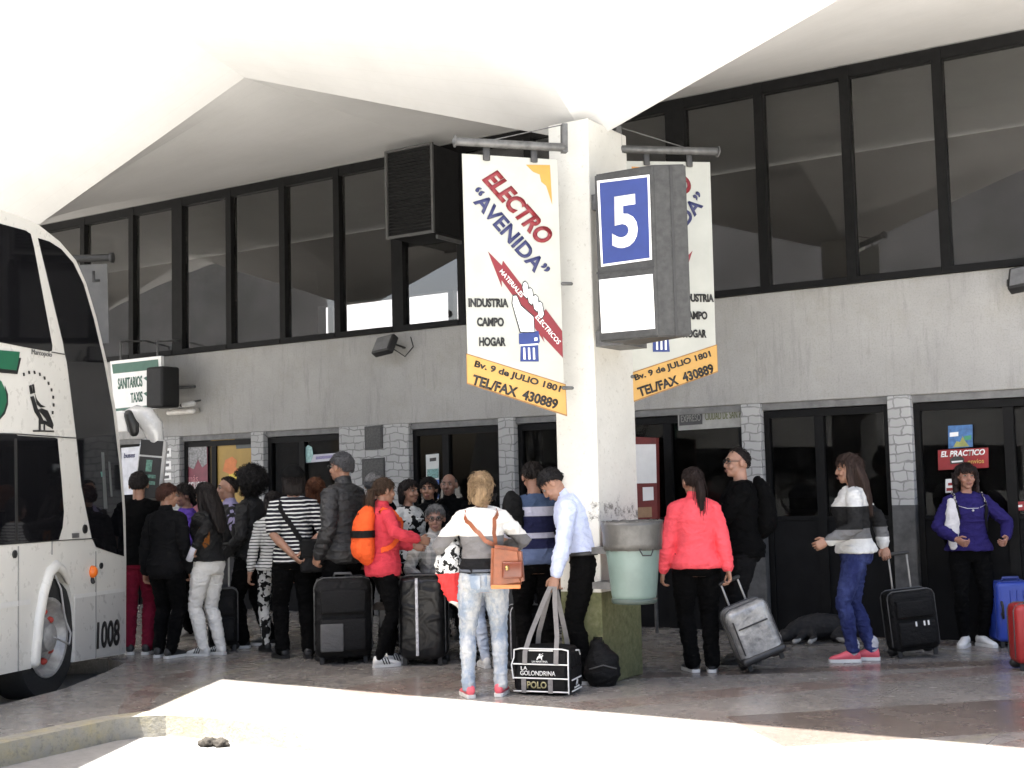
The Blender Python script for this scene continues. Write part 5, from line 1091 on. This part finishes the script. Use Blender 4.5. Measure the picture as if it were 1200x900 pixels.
for a0, a1 in ((240, 262), (278, 300)):
    bm = BM(); q = [p.W(p.surf(g_, z, .034)) for g_, z in ((a0, .935), ((a0+a1)/2, .935), (a1, .935), (a1, .84), ((a0+a1)/2, .82), (a0, .84))]; prism(bm, q, (p.W(p.surf((a0+a1)/2, .88, 0))-p.W(p.surf((a0+a1)/2, .88, .1))).normalized()*.012); fin(bm, 'back_pocket', jean('jeans faded', 0, 0), p.root)
bm = BM(); p.torso(bm, .965, .985, .03); p.done(bm, 'waistband', cloth('jeans dark band', (.10, .11, .13)))
lea = plain('tan leather', (.22, .065, .025), .35, .3, 10, bump=.2)
t = thing('handbag', 'tan brown leather handbag at the hip of the block sweater', 'handbag', p.W((.17, -.20, 1.0)), p.root.rotation_euler.z+R(-12))
bm = BM(); prism(bm, [(-.115, -.055, -.16), (.13, -.055, -.13), (.115, -.055, .13), (-.10, -.055, .16)], (0, .12, 0)); bmesh.ops.bevel(bm, geom=list(bm.edges), offset=.025, segments=3, affect='EDGES'); hb = fin(bm, 'bag_body', lea, t, local=True, smooth=50)
bm = BM(); box(bm, (-.02, -.085, -.08), (.13, -.05, .04), bev=.015); fin(bm, 'front_pocket', plain('dark leather', (.13, .03, .012), .3), t, local=True, smooth=50)
bm = BM(); box(bm, (-.105, -.066, -.155), (.11, -.05, -.125), bev=.008); fin(bm, 'base_trim', plain('bright leather', (.55, .18, .05), .4), t, local=True, smooth=50)
bm = BM(); tube(bm, [(.02, -.088, 0), (.02, -.095, -.01)], [.014, .014], 10); fin(bm, 'clasp', plain('brass', (.4, .28, .1), .3, metal=.8), t, local=True, smooth=True)
body_band(p, [(150, 1.425), (200, 1.415), (240, 1.33), (275, 1.2), (300, 1.16)], .03, lea, 'strap', t, .028); body_band(p, [(-20+360, 1.425), (300, 1.36), (298, 1.25), (306, 1.16)], .03, lea, 'strap', t, .028)
t = thing('draped_jacket', 'white and black patterned jacket with red lining draped over the left forearm', 'jacket', p.W((-.24, .12, 1.05)), p.root.rotation_euler.z)
bm = BM(); tube(bm, [(-.01, .02, .14), (0, 0, .08), (-.02, -.02, -.05), (.01, -.03, -.17), (.03, -.03, -.27), (.08, -.03, -.36)], [(.06, .08), (.085, .1), (.105, .09), (.10, .07), (.07, .055), (.02, .03)], 18, side=V((1, 0, 0))); bm = remesh(bm, .011, 2); rumple(bm, .016, (16, 16, 10))
def dj(s):
    z = s.math('ADD', s.xyz()[2], s.math('MULTIPLY', s.math('SUBTRACT', s.noise(6), .5), .06)); a = blotch((.66, .66, .64), (.02, .02, .02), 24, .55)(s); b = s.mix(s.math('LESS_THAN', z, -.10), a, (.62, .05, .05)); return s.mix(s.math('LESS_THAN', z, -.31), b, (.6, .58, .55))
fin(bm, 'cloth', cloth('cloth printed jacket', 0, pat=dj), t, local=True)
p = Person('person in pale jeans and white shoes, hidden behind the block sweater', 571, 782, 1.52, 10, fem=True, hair='short', feet=((-.02, .0, 8), (.10, .05, -10))); p.pants(jean('jeans pale', (.40, .47, .58), (.55, .58, .62)), .008, .045); p.top(char, .86, 1, .014); p.shoes(shw, soleW)
# blue striped tee
bt = cloth('cloth blue striped tee', 0, pat=zbands([(.8, (.10, .13, .22)), (.98, (.10, .13, .22)), (1.005, (.02, .022, .06)), (1.09, (.50, .50, .60)), (1.135, (.02, .022, .06)), (1.27, (.52, .52, .62)), (1.345, (.06, .09, .16)), (1.6, (.06, .09, .16))]))
p = Person('person in a navy, white and blue broad-striped tee behind the man with the duffel', 631, 787, 1.70, 12, hair='short', build=1.05, feet=f_std, hands=((-.2, .2, .98), (.2, .2, .98)), head=(0, -18)); p.pants(black, .02, .065); p.top(bt, .88, .42, .016, .012, name='tee'); p.shoes(shb, soleB); pb = p
pack(p, 'small black backpack on the shoulder of the broad-striped tee', strapb, strapb, 1.12, 1.44, .09, .06, -.06)
COL.objects[[o.name for o in COL.objects if o.name.startswith('backpack')][-1]].location = p.W((-.2, -.08, 1.30))
# man in pale blue shirt
sh_b = cloth('cloth pale blue shirt', (.50, .55, .72), .75)
p = Person('person in a pale blue shirt and black trousers bending over the duffel bag', 690, 800, 1.70, 82, hair='short', hairc=(.008, .007, .007), lean=25, build=1.0, feet=((-.09, .04, 6), (.1, -.05, -4)), hands=(('px', 648, 692, -.28), ('px', 662, 690, .12)), poles=((-.2, -1, .1), (.2, -1, .1)), head=(0, -34))
p.pants(black, .022, .062); p.top(sh_b, 1.0, .95, .026, .012, name='shirt', amp=.009, collar=.066); p.shoes(shb, soleW); pm_ = p
bm = BM(); p.torso(bm, .985, 1.015, .036); p.done(bm, 'belt', plain('belt black', (.01, .01, .01), .4))
# woman in coral jacket with silver case
p = Person('person in a bright coral pink jacket and black trousers, dark ponytail, from behind', 820, 787, 1.62, 6, fem=True, hair='ponytail', hairc=(.02, .012, .01), build=1.12, feet=((-.06, .02, 10), (.10, -.02, -14)), hands=((-.27, .06, .84), ('px', 857, 682, -.1)), head=(10, -3), poles=((-.5, -1, 0), (.6, -1, 0)))
p.pants(black, .02, .07); p.top(cloth('cloth coral pink', (.86, .10, .12), .8), .87, .95, .024, .012, name='jacket', collar=.066, amp=.008); p.shoes(shb, soleW); pc = p
p = Person('person with glasses and cropped hair in a black tee, arms folded', 874, 776, 1.78, 86, hair='crew', build=1.1, feet=f_std, hands=((.06, .29, 1.14), (-.08, .27, 1.18)), poles=((-1, -.1, -.8), (1, -.1, -.8)), head=(14, 0), skinc=(.33, .18, .125))
p.pants(char, .022, .066); p.top(black, .84, .42, .02, .014, name='tee'); spec(p); p.shoes(shb, soleB)
pack(p, 'black backpack on the back of the person with folded arms', black, strapb, 1.02, 1.46, .14, .085, .02, False)
# girl with long hair
st = cloth('cloth block cardigan', 0, pat=zbands([(.84, (.62, .62, .60)), (1.015, (.15, .15, .15)), (1.10, (.02, .02, .02)), (1.285, (.60, .60, .58)), (1.6, (.6, .6, .58))]))
p = Person('person with very long brown hair in a white and black block cardigan and blue jeans', 1007, 775, 1.70, 78, fem=True, hair='long_wavy', hairc=(.028, .016, .012), feet=((-.06, .08, 4), (.07, -.08, -4)), hands=(('px', 970, 634, -.2), ('px', 1036, 640, .2)), poles=((-.3, -1, -.3), (.6, -1, .2)), head=(0, -6))
p.pants(jean('jeans blue', (.02, .026, .09), (.05, .065, .17)), .012, .052, end=.97); p.top(st, .90, .96, .024, .014, name='cardigan'); p.shoes(pinks, soleW); pl_g = p
bm = BM()
for i in (0, 1): a = p.leg[i][2]; tube(bm, [a+V((0, 0, .0)), a+V((0, .0, .07))], [.046, .052], 14)
p.done(bm, 'turn_up', cloth('cloth turn up', (.42, .42, .44)))
# woman in purple-blue
p = Person('person with dark curly hair in an indigo sweater, facing the camera by the shop door', 1142, 757, 1.60, 176, fem=True, hair='curly', hairc=(.02, .013, .012), build=1.08, feet=((-.08, .03, 24), (.1, .05, -30)), hands=(('px', 1179, 630, -.16), ('px', 1121, 632, -.16)), poles=((-1, -.5, -.4), (1, -.5, -.4)), skinc=(.30, .15, .105), curl=.9)
p.pants(black, .010, .045, name='leggings'); p.top(cloth('cloth indigo', (.023, .018, .098)), .90, .93, .022, .014, name='sweater', neck=1.425); p.shoes(shw, soleW)
bm = BM(); c = [p.surf(a, 1.40-.10*math.sin(R(a)), .026) for a in range(35, 150, 10)]; tube(bm, c, [.003]*len(c), 6); ball(bm, p.surf(90, 1.285, .03), .012); p.done(bm, 'necklace', plain('silver', (.6, .6, .6), .3, metal=.7))
t = thing('backpack', 'black backpack with white-patterned straps worn by the indigo sweater', 'backpack', p.W((0, -.2, 1.2)), p.root.rotation_euler.z); bm = BM(); box(bm, (-.17, -.08, -.25), (.17, .07, .2), bev=.06); fin(bm, 'pack_body', black, t, local=True, smooth=50)
leo = cloth('cloth leopard', 0, pat=blotch((.5, .48, .45), (.03, .025, .02), 40, .5))
for sg in (0, 1): a = [(215, 1.40), (200, 1.425), (155, 1.41), (136, 1.34)]; b = [(136, 1.34), (132, 1.22), (150, 1.1), (190, 1.02)]; f_ = (lambda L: L) if sg == 0 else (lambda L: [((180-q) if q <= 180 else 180-q, z) for q, z in L]); body_band(p, f_(a), .06, leo, 'strap', t, .034); body_band(p, f_(b), .045, strapb, 'strap', t, .034)
t = thing('scarf', 'white scarf hanging from the strap of the indigo sweater', 'scarf', p.W(p.surf(30, 1.25, .05)), p.root.rotation_euler.z); bm = BM(); tube(bm, [(0, 0, .12), (0, .02, .0), (.01, .02, -.16), (.0, .01, -.3)], [(.03, .02), (.06, .035), (.065, .035), (.03, .015)], 12, side=V((1, 0, 0))); bm = remesh(bm, .01, 2); rumple(bm, .01); fin(bm, 'cloth', cloth('cloth scarf white', (.58, .57, .58)), t, local=True)
# ------------------------------------------------------------------ luggage
def case(name, label, cat, px, py, wd, dp, h, face, m, trim, handle=0, tilt=0, hard=False, pocket=True, group=None, bev=.05, z0=.05, hm=None, rump=.004, pull=True):
    c = hz(px, py); t = thing(name, label, cat, (c.x, c.y, 0), YAW+R(face), group)
    if tilt:
        t.rotation_euler = (0, R(tilt), YAW+R(face)); t.location.z = abs(math.sin(R(tilt)))*wd*.5; ROOT[t.name] = Matrix.Translation(t.location) @ Matrix.Rotation(YAW+R(face), 4, 'Z') @ Matrix.Rotation(R(tilt), 4, 'Y')
    bm = BM(); box(bm, (-wd/2, -dp/2, z0), (wd/2, dp/2, z0+h), bev=bev)
    if not hard: bm = remesh(bm, .014, 2, .4); rumple(bm, rump, (9, 9, 9), seed=len(ROOT) % 11)
    b = fin(bm, 'case_body', m, t, local=True, smooth=45)
    y = -dp/2
    if pocket:
        for za, zb_ in ((.10, .50), (.56, .86)): bm = BM(); box(bm, (-wd*.4, y-.035, z0+h*za), (wd*.4, y+.02, z0+h*zb_), bev=.02); fin(bm, 'front_pocket', m, t, local=True, smooth=45)
    bm = BM(); k = .012
    for yy in (-dp*.30, dp*.30):
        pts = [(-wd/2-.002, yy, z0+bev), (-wd/2-.002, yy, z0+h-bev), (-wd/2+bev*.3, yy, z0+h-bev*.3), (-wd/2+bev, yy, z0+h+.002), (wd/2-bev, yy, z0+h+.002), (wd/2-bev*.3, yy, z0+h-bev*.3), (wd/2+.002, yy, z0+h-bev), (wd/2+.002, yy, z0+bev)]; tube(bm, pts, [.006]*8, 6)
    fin(bm, 'zip', trim, t, local=True, smooth=True)
    for sx in (-1, 1):
        bm = BM(); tube(bm, [(sx*wd*.38-.014, dp*.3, .04), (sx*wd*.38+.014, dp*.3, .04)], [.038, .038], 16); fin(bm, 'wheel', plain('wheel dark', (.015, .015, .015), .6), t, local=True, smooth=40)
        bm = BM(); box(bm, (sx*wd*.38-.02, -dp*.36, .001), (sx*wd*.38+.02, -dp*.28, z0+.02), bev=.006); fin(bm, 'foot', plain('wheel dark', 0), t, local=True)
    if handle:
        zt = z0+h+handle; bm = BM()
        for sx in (-1, 1): tube(bm, [(sx*wd*.2, dp*.38, z0+h*.8), (sx*wd*.2, dp*.38, zt)], [.009, .009], 8)
        hb = fin(bm, 'telescopic_handle', hm or plain('handle steel', (.25, .25, .25), .35, metal=.6), t, local=True, smooth=40)
        bm = BM(); tube(bm, [(-wd*.2-.01, dp*.38, zt), (wd*.2+.01, dp*.38, zt)], [.017, .017], 10); fin(bm, 'grip', plain('grip black', (.015, .015, .015), .6), hb, local=True)
    elif pull:
        bm = BM(); tube(bm, [(-.08, 0, z0+h-.005), (-.07, 0, z0+h+.03), (.07, 0, z0+h+.03), (.08, 0, z0+h-.005)], [(.014, .008)]*4, 8); fin(bm, 'top_handle', trim, t, local=True, smooth=True)
    return t
nyl = cloth('nylon black', (.0045, .0045, .0047), .7, .2); nyl2 = cloth('nylon charcoal', (.008, .008, .0083), .7, .2); zipm = plain('zip grey', (.06, .06, .06), .4)
case('suitcase', 'slim black upright suitcase with a long pale handle behind the white trousers', 'suitcase', 262, 763, .27, .2, .55, 12, nyl, zipm, .42, hm=plain('handle pale', (.42, .42, .40), .35))
t = case('suitcase', 'bulky black soft suitcase in front of the tall quilted jacket', 'suitcase', 403, 776, .50, .34, .70, 8, nyl2, zipm, 0, bev=.08, rump=.012)
bm = BM(); box(bm, (-.2, -.225, .12), (0, -.2, .36), bev=.012); fin(bm, 'mesh_pocket', cloth('mesh grey', (.10, .10, .10), .7), t, local=True, smooth=45)
t = case('trunk', 'large black plastic-wrapped trunk with a white seam in front of the seated man', 'trunk', 498, 778, .40, .32, .72, -6, plain('wrapped black', (.006, .006, .0065), .3, .4, 7, bump=.15, spec=.3), zipm, 0, pocket=False, bev=.07, rump=.008, pull=False)
bm = BM(); box(bm, (-.045, -.173, .09), (-.02, -.15, .75), bev=.004); fin(bm, 'white_seam', plain('seam white', (.45, .45, .47), .35, .4, 30), t, local=True)
t = case('suitcase', 'black suitcase with scuffed silver edge between the block sweater and the duffel', 'suitcase', 617, 784, .30, .2, .48, 20, nyl, plain('scuffed silver', (.35, .35, .36), .35, .4, 30), 0)
# duffel
c = hz(643, 811); t = thing('duffel_bag', 'black duffel bag with white piping and lettering, its handles held by the bending man', 'bag', (c.x, c.y, 0), YAW+R(-20)); wd, dp, h = .44, .34, .34
bm = BM(); prism(bm, [(-wd/2, -dp/2, .005), (wd/2, -dp/2, .005), (wd/2+.0, dp/2, .005), (-wd/2, dp/2, .005)], (0, 0, h)); bmesh.ops.bevel(bm, geom=list(bm.edges), offset=.03, segments=3, affect='EDGES'); bm2 = remesh(bm, .012, 2, .4)
for v in bm2.verts:
    if v.co.z > .2: v.co.y *= 1-.9*(v.co.z-.2); v.co.z -= .02*math.cos(v.co.x*9)*0 + .012*abs(v.co.x)/.2
rumple(bm2, .0025, (7, 7, 7)); fin(bm2, 'bag_body', nyl, t, local=True)
def yf(z): return -dp/2*(1-.9*max(0, z-.2))
pip = plain('piping white', (.70, .70, .68), .5, .05)
bm = BM(); Y = lambda z: yf(z)-.004
for pts in ([(-wd/2+.01, Y(.03), .03), (wd/2-.01, Y(.03), .03)], [(-wd/2+.01, Y(.125), .125), (wd/2-.01, Y(.125), .125)], [(-wd/2+.01, Y(.225), .225), (wd/2-.01, Y(.225), .225)], [(-wd/2+.015, Y(.33), .325), (-wd/2+.06, Y(.33), .335), (wd/2-.06, Y(.33), .335), (wd/2-.012, Y(.33), .325)],
            [(wd/2-.008, Y(.02), .02), (wd/2-.008, Y(.2), .2), (wd/2-.012, Y(.33), .325)], [(-wd/2+.008, Y(.12), .12), (-wd/2-.004, Y(.2), .22), (-wd/2+.012, Y(.28), .27), (-wd/2+.012, Y(.33), .325)], [(wd/2+.003, -.12, .11), (wd/2+.003, .1, .11)], [(wd/2+.003, -.12, .03), (wd/2+.003, .1, .03)], [(wd/2-.0, .0, .31), (wd/2+.002, .06, .305), (wd/2+.002, .09, .27)], [(-.09, Y(.33)+.0, .322), (.09, Y(.33)+.0, .322)]): tube(bm, pts, [.0055]*len(pts), 6)
fin(bm, 'piping', pip, t, local=True, smooth=True)
gs = cloth('strap grey', (.22, .21, .205), .8)
def lt(txt, x, z, L, hh, m, side=False, b=.01):
    M = ROOT[t.name] @ (Matrix(((1, 0, 0, x), (0, 0, -1, Y(z)-.004), (0, 1, 0, z), (0, 0, 0, 1))) if not side else Matrix(((0, 0, 1, wd/2+.004), (1, 0, 0, x), (0, 1, 0, z), (0, 0, 0, 1)))); text_mesh(txt, M, L, hh, m, t, b)
lt('LA', -.125, .197, .05, .026, pip); lt('GOLONDRINA', -.02, .162, .27, .034, pip); lt('POLO', -.03, .078, .15, .05, plain('gold print', (.30, .27, .14), .5), b=.03)
lt('LA MARTINA', -.005, .245, .12, .014, pip); lt('LA MARTINA', -.01, .05, .12, .014, pip, True)
bm = BM()
def horse(ox, oz, s_, f_):
    for pl_ in ([(-.9, -.5), (-.6, .2), (-.2, .5), (.3, .4), (.7, .7), (.9, .5), (.6, .2), (.6, -.5), (.4, -.5), (.3, -.1), (-.3, -.1), (-.6, -.5)], [(-.3, .5), (-.2, .9), (.1, 1.0), (.2, .5)], [(.2, .7), (.8, 1.1), (.85, 1.05), (.25, .6)]): prism(bm, [f_(ox+x*s_, oz+z*s_) for x, z in pl_], f_(0, 0, True)*.002)
horse(-.005, .272, .03, lambda x, z, n=False: V((0, -1, 0)) if n else V((x, Y(z)-.004, z))); horse(-.01, .078, .03, lambda x, z, n=False: V((1, 0, 0)) if n else V((wd/2+.004, x, z))); fin(bm, 'rider_emblem', pip, t, local=True)
Mi = ROOT[t.name].inverted(); g0 = Mi @ pm_.grip(0, .085)
for yy, nm in ((-1, 'handle'), (1, 'handle')):
    bm = BM(); zz = [.228, .27, .31] if yy < 0 else [.31]
    P_ = [(-.12, Y(z)-.004 if yy < 0 else .12, z) for z in zz] + [(-.10, yy*.10, .42), (lerp(-.1, g0.x, .6), lerp(yy*.1, g0.y, .6), lerp(.42, g0.z, .7)), (g0.x-.02, g0.y+yy*.012, g0.z-.005), (g0.x+.02, g0.y+yy*.012, g0.z-.005), (lerp(.12, g0.x, .6), lerp(yy*.1, g0.y, .6), lerp(.42, g0.z, .7)), (.11, yy*.10, .42)] + [(.12, Y(z)-.004 if yy < 0 else .12, z) for z in zz[::-1]]
    P_ = [V(q) for q in P_]; ribbon(bm, P_, [V((0, -1 if yy < 0 else 1, .05))]*len(P_), .036, .004); fin(bm, nm, gs, t, local=True, smooth=40)
for x in (-.13, .075): bm = BM(); P_ = [V((x, Y(z)-.003, z)) for z in (.02, .07, .12)]; ribbon(bm, P_, [V((0, -1, 0))]*3, .036, .004); fin(bm, 'webbing', gs, t, local=True)
# round black holdall behind the duffel
c = hz(706, 803); t = thing('holdall', 'small black rounded holdall on the floor against the green column foot', 'bag', (c.x, c.y, 0), YAW); bm = BM(); tube(bm, [(0, 0, .02), (0, 0, .08), (0, .0, .2), (-.03, .0, .3)], [(.11, .1), (.145, .13), (.13, .12), (.06, .07)], 20, side=V((1, 0, 0))); bm = remesh(bm, .012, 3); rumple(bm, .008); fin(bm, 'bag_body', nyl, t, local=True)
bm = BM(); tube(bm, [(-.06, -.02, .3), (-.05, -.03, .36), (.0, -.03, .36), (.02, -.02, .28)], [(.014, .005)]*4, 8); fin(bm, 'handle', strapb, t, local=True); bm = BM(); tube(bm, [(-.1, -.12, .14), (0, -.15, .17), (.1, -.12, .14)], [.005]*3, 6); fin(bm, 'zip', zipm, t, local=True)
# silver case, tilted towards the coral jacket
sv = NT('silver case'); sv.col(sv.ramp(sv.noise(6, 5, .7), [(.3, (.13, .13, .13)), (.7, (.42, .42, .41))])); sv.rough(.28); sv.b.inputs['Metallic'].default_value = .25; sv.bump(sv.noise(9, 4), .5, .02); sv = sv.m
t = case('suitcase', 'shiny grey suitcase tilted on its wheels at the hand of the coral pink jacket', 'suitcase', 896, 787, .36, .24, .46, 6, sv, zipm, .19, tilt=-20, pocket=False, bev=.06)
bm = BM(); box(bm, (-.19, -.135, .055), (.19, .12, .12), bev=.03); fin(bm, 'base_guard', plain('base black', (.015, .015, .015), .4), t, local=True, smooth=45); bm = BM(); box(bm, (-.12, -.132, .34), (.13, -.115, .352), bev=.004); box(bm, (-.15, -.13, .14), (-.138, -.115, .42), bev=.004); fin(bm, 'seam', plain('base black', 0), t, local=True)
t = case('suitcase', 'black soft suitcase with raised handle behind the long-haired girl', 'suitcase', 1072, 770, .40, .26, .50, 4, nyl, zipm, .30, tilt=-5)
bm = BM()
for x in (-.02, .05, .085): box(bm, (x, -.172, .26), (x+.014, -.166, .30), bev=.002)
fin(bm, 'label_print', pip, t, local=True)
hb_ = plain('hard blue', (.022, .05, .30), .35, .12, 5); t = case('suitcase', 'hard blue suitcase beside the indigo sweater', 'suitcase', 1188, 757, .36, .24, .52, 5, hb_, plain('rib blue', (.015, .03, .16), .4), 0, hard=True, pocket=False, bev=.04)
bm = BM(); tube(bm, [(-.15, -.125, .3), (-.15, -.145, .26), (-.15, -.145, .36), (-.15, -.125, .40)], [.012]*4, 8); fin(bm, 'side_handle', plain('grip black', 0), t, local=True)
bm = BM()
for x in (-.06, .0, .06, .12): box(bm, (x-.008, -.128, .12), (x+.008, -.115, .5), bev=.003)
fin(bm, 'rib', hb_, t, local=True)
t = case('suitcase', 'red suitcase at the right end, in front of the blue one', 'suitcase', 1217, 784, .38, .26, .46, -4, plain('hard red', (.30, .018, .018), .4, .12, 5), zipm, 0, hard=True, pocket=False, bev=.05)
# ------------------------------------------------------------------ sleeping dog
c = hz(967, 752); dm = plain('dog black fur', (.011, .010, .010), .8, .4, 40, bump=.6); dw = plain('dog white fur', (.36, .35, .33), .8, .2, 40, bump=.6)
t = thing('dog', 'black dog with white paws lying asleep along the dark dado', 'dog', (c.x, c.y, 0), YAW)
bm = BM(); tube(bm, [(.24, .05, .10), (.12, .05, .13), (-.04, .04, .14), (-.18, .03, .125), (-.27, .0, .11)], [(.085, .09), (.115, .115), (.125, .125), (.115, .115), (.08, .085)], 18)
tube(bm, [(-.2, .02, .15), (-.30, -.03, .12), (-.36, -.07, .075)], [.085, .07, .058], 14); ball(bm, (-.385, -.09, .075), (.068, .062, .058)); tube(bm, [(-.40, -.105, .066), (-.455, -.13, .045), (-.48, -.14, .038)], [.042, .032, .024], 12)
for dx, dy in ((-.36, -.045), (-.415, -.06)): tube(bm, [(dx, dy, .12), (dx+.02, dy-.01, .10), (dx+.035, dy-.03, .06)], [(.03, .012), (.03, .012), (.012, .008)], 8)
for a, b, q, e in (((-.2, -.05, .1), (-.26, -.12, .05), (-.33, -.20, .03), .028), ((-.14, -.06, .09), (-.14, -.15, .05), (-.20, -.25, .028), .028), ((.17, -.05, .1), (.06, -.13, .06), (.15, -.19, .035), .04), ((.22, .0, .1), (.13, -.10, .05), (.22, -.15, .03), .04)): tube(bm, [a, b, q], [e*1.7, e*1.1, e*.8], 12)
tube(bm, [(.27, .05, .08), (.38, .02, .03), (.46, -.05, .022)], [.032, .022, .012], 10); bm = remesh(bm, .009, 3, .5); rumple(bm, .004, (20, 20, 20))
bm.normal_update()
for f in bm.faces:
    q = f.calc_center_median()
    if (q.z < .055 and q.y < -.16 and q.x > -.36) or (q.x < -.44) or (q.z < .06 and q.y < -.06 and -.13 < q.x < -.02): f.material_index = 1
fin(bm, 'body', [dm, dw], t, local=True)
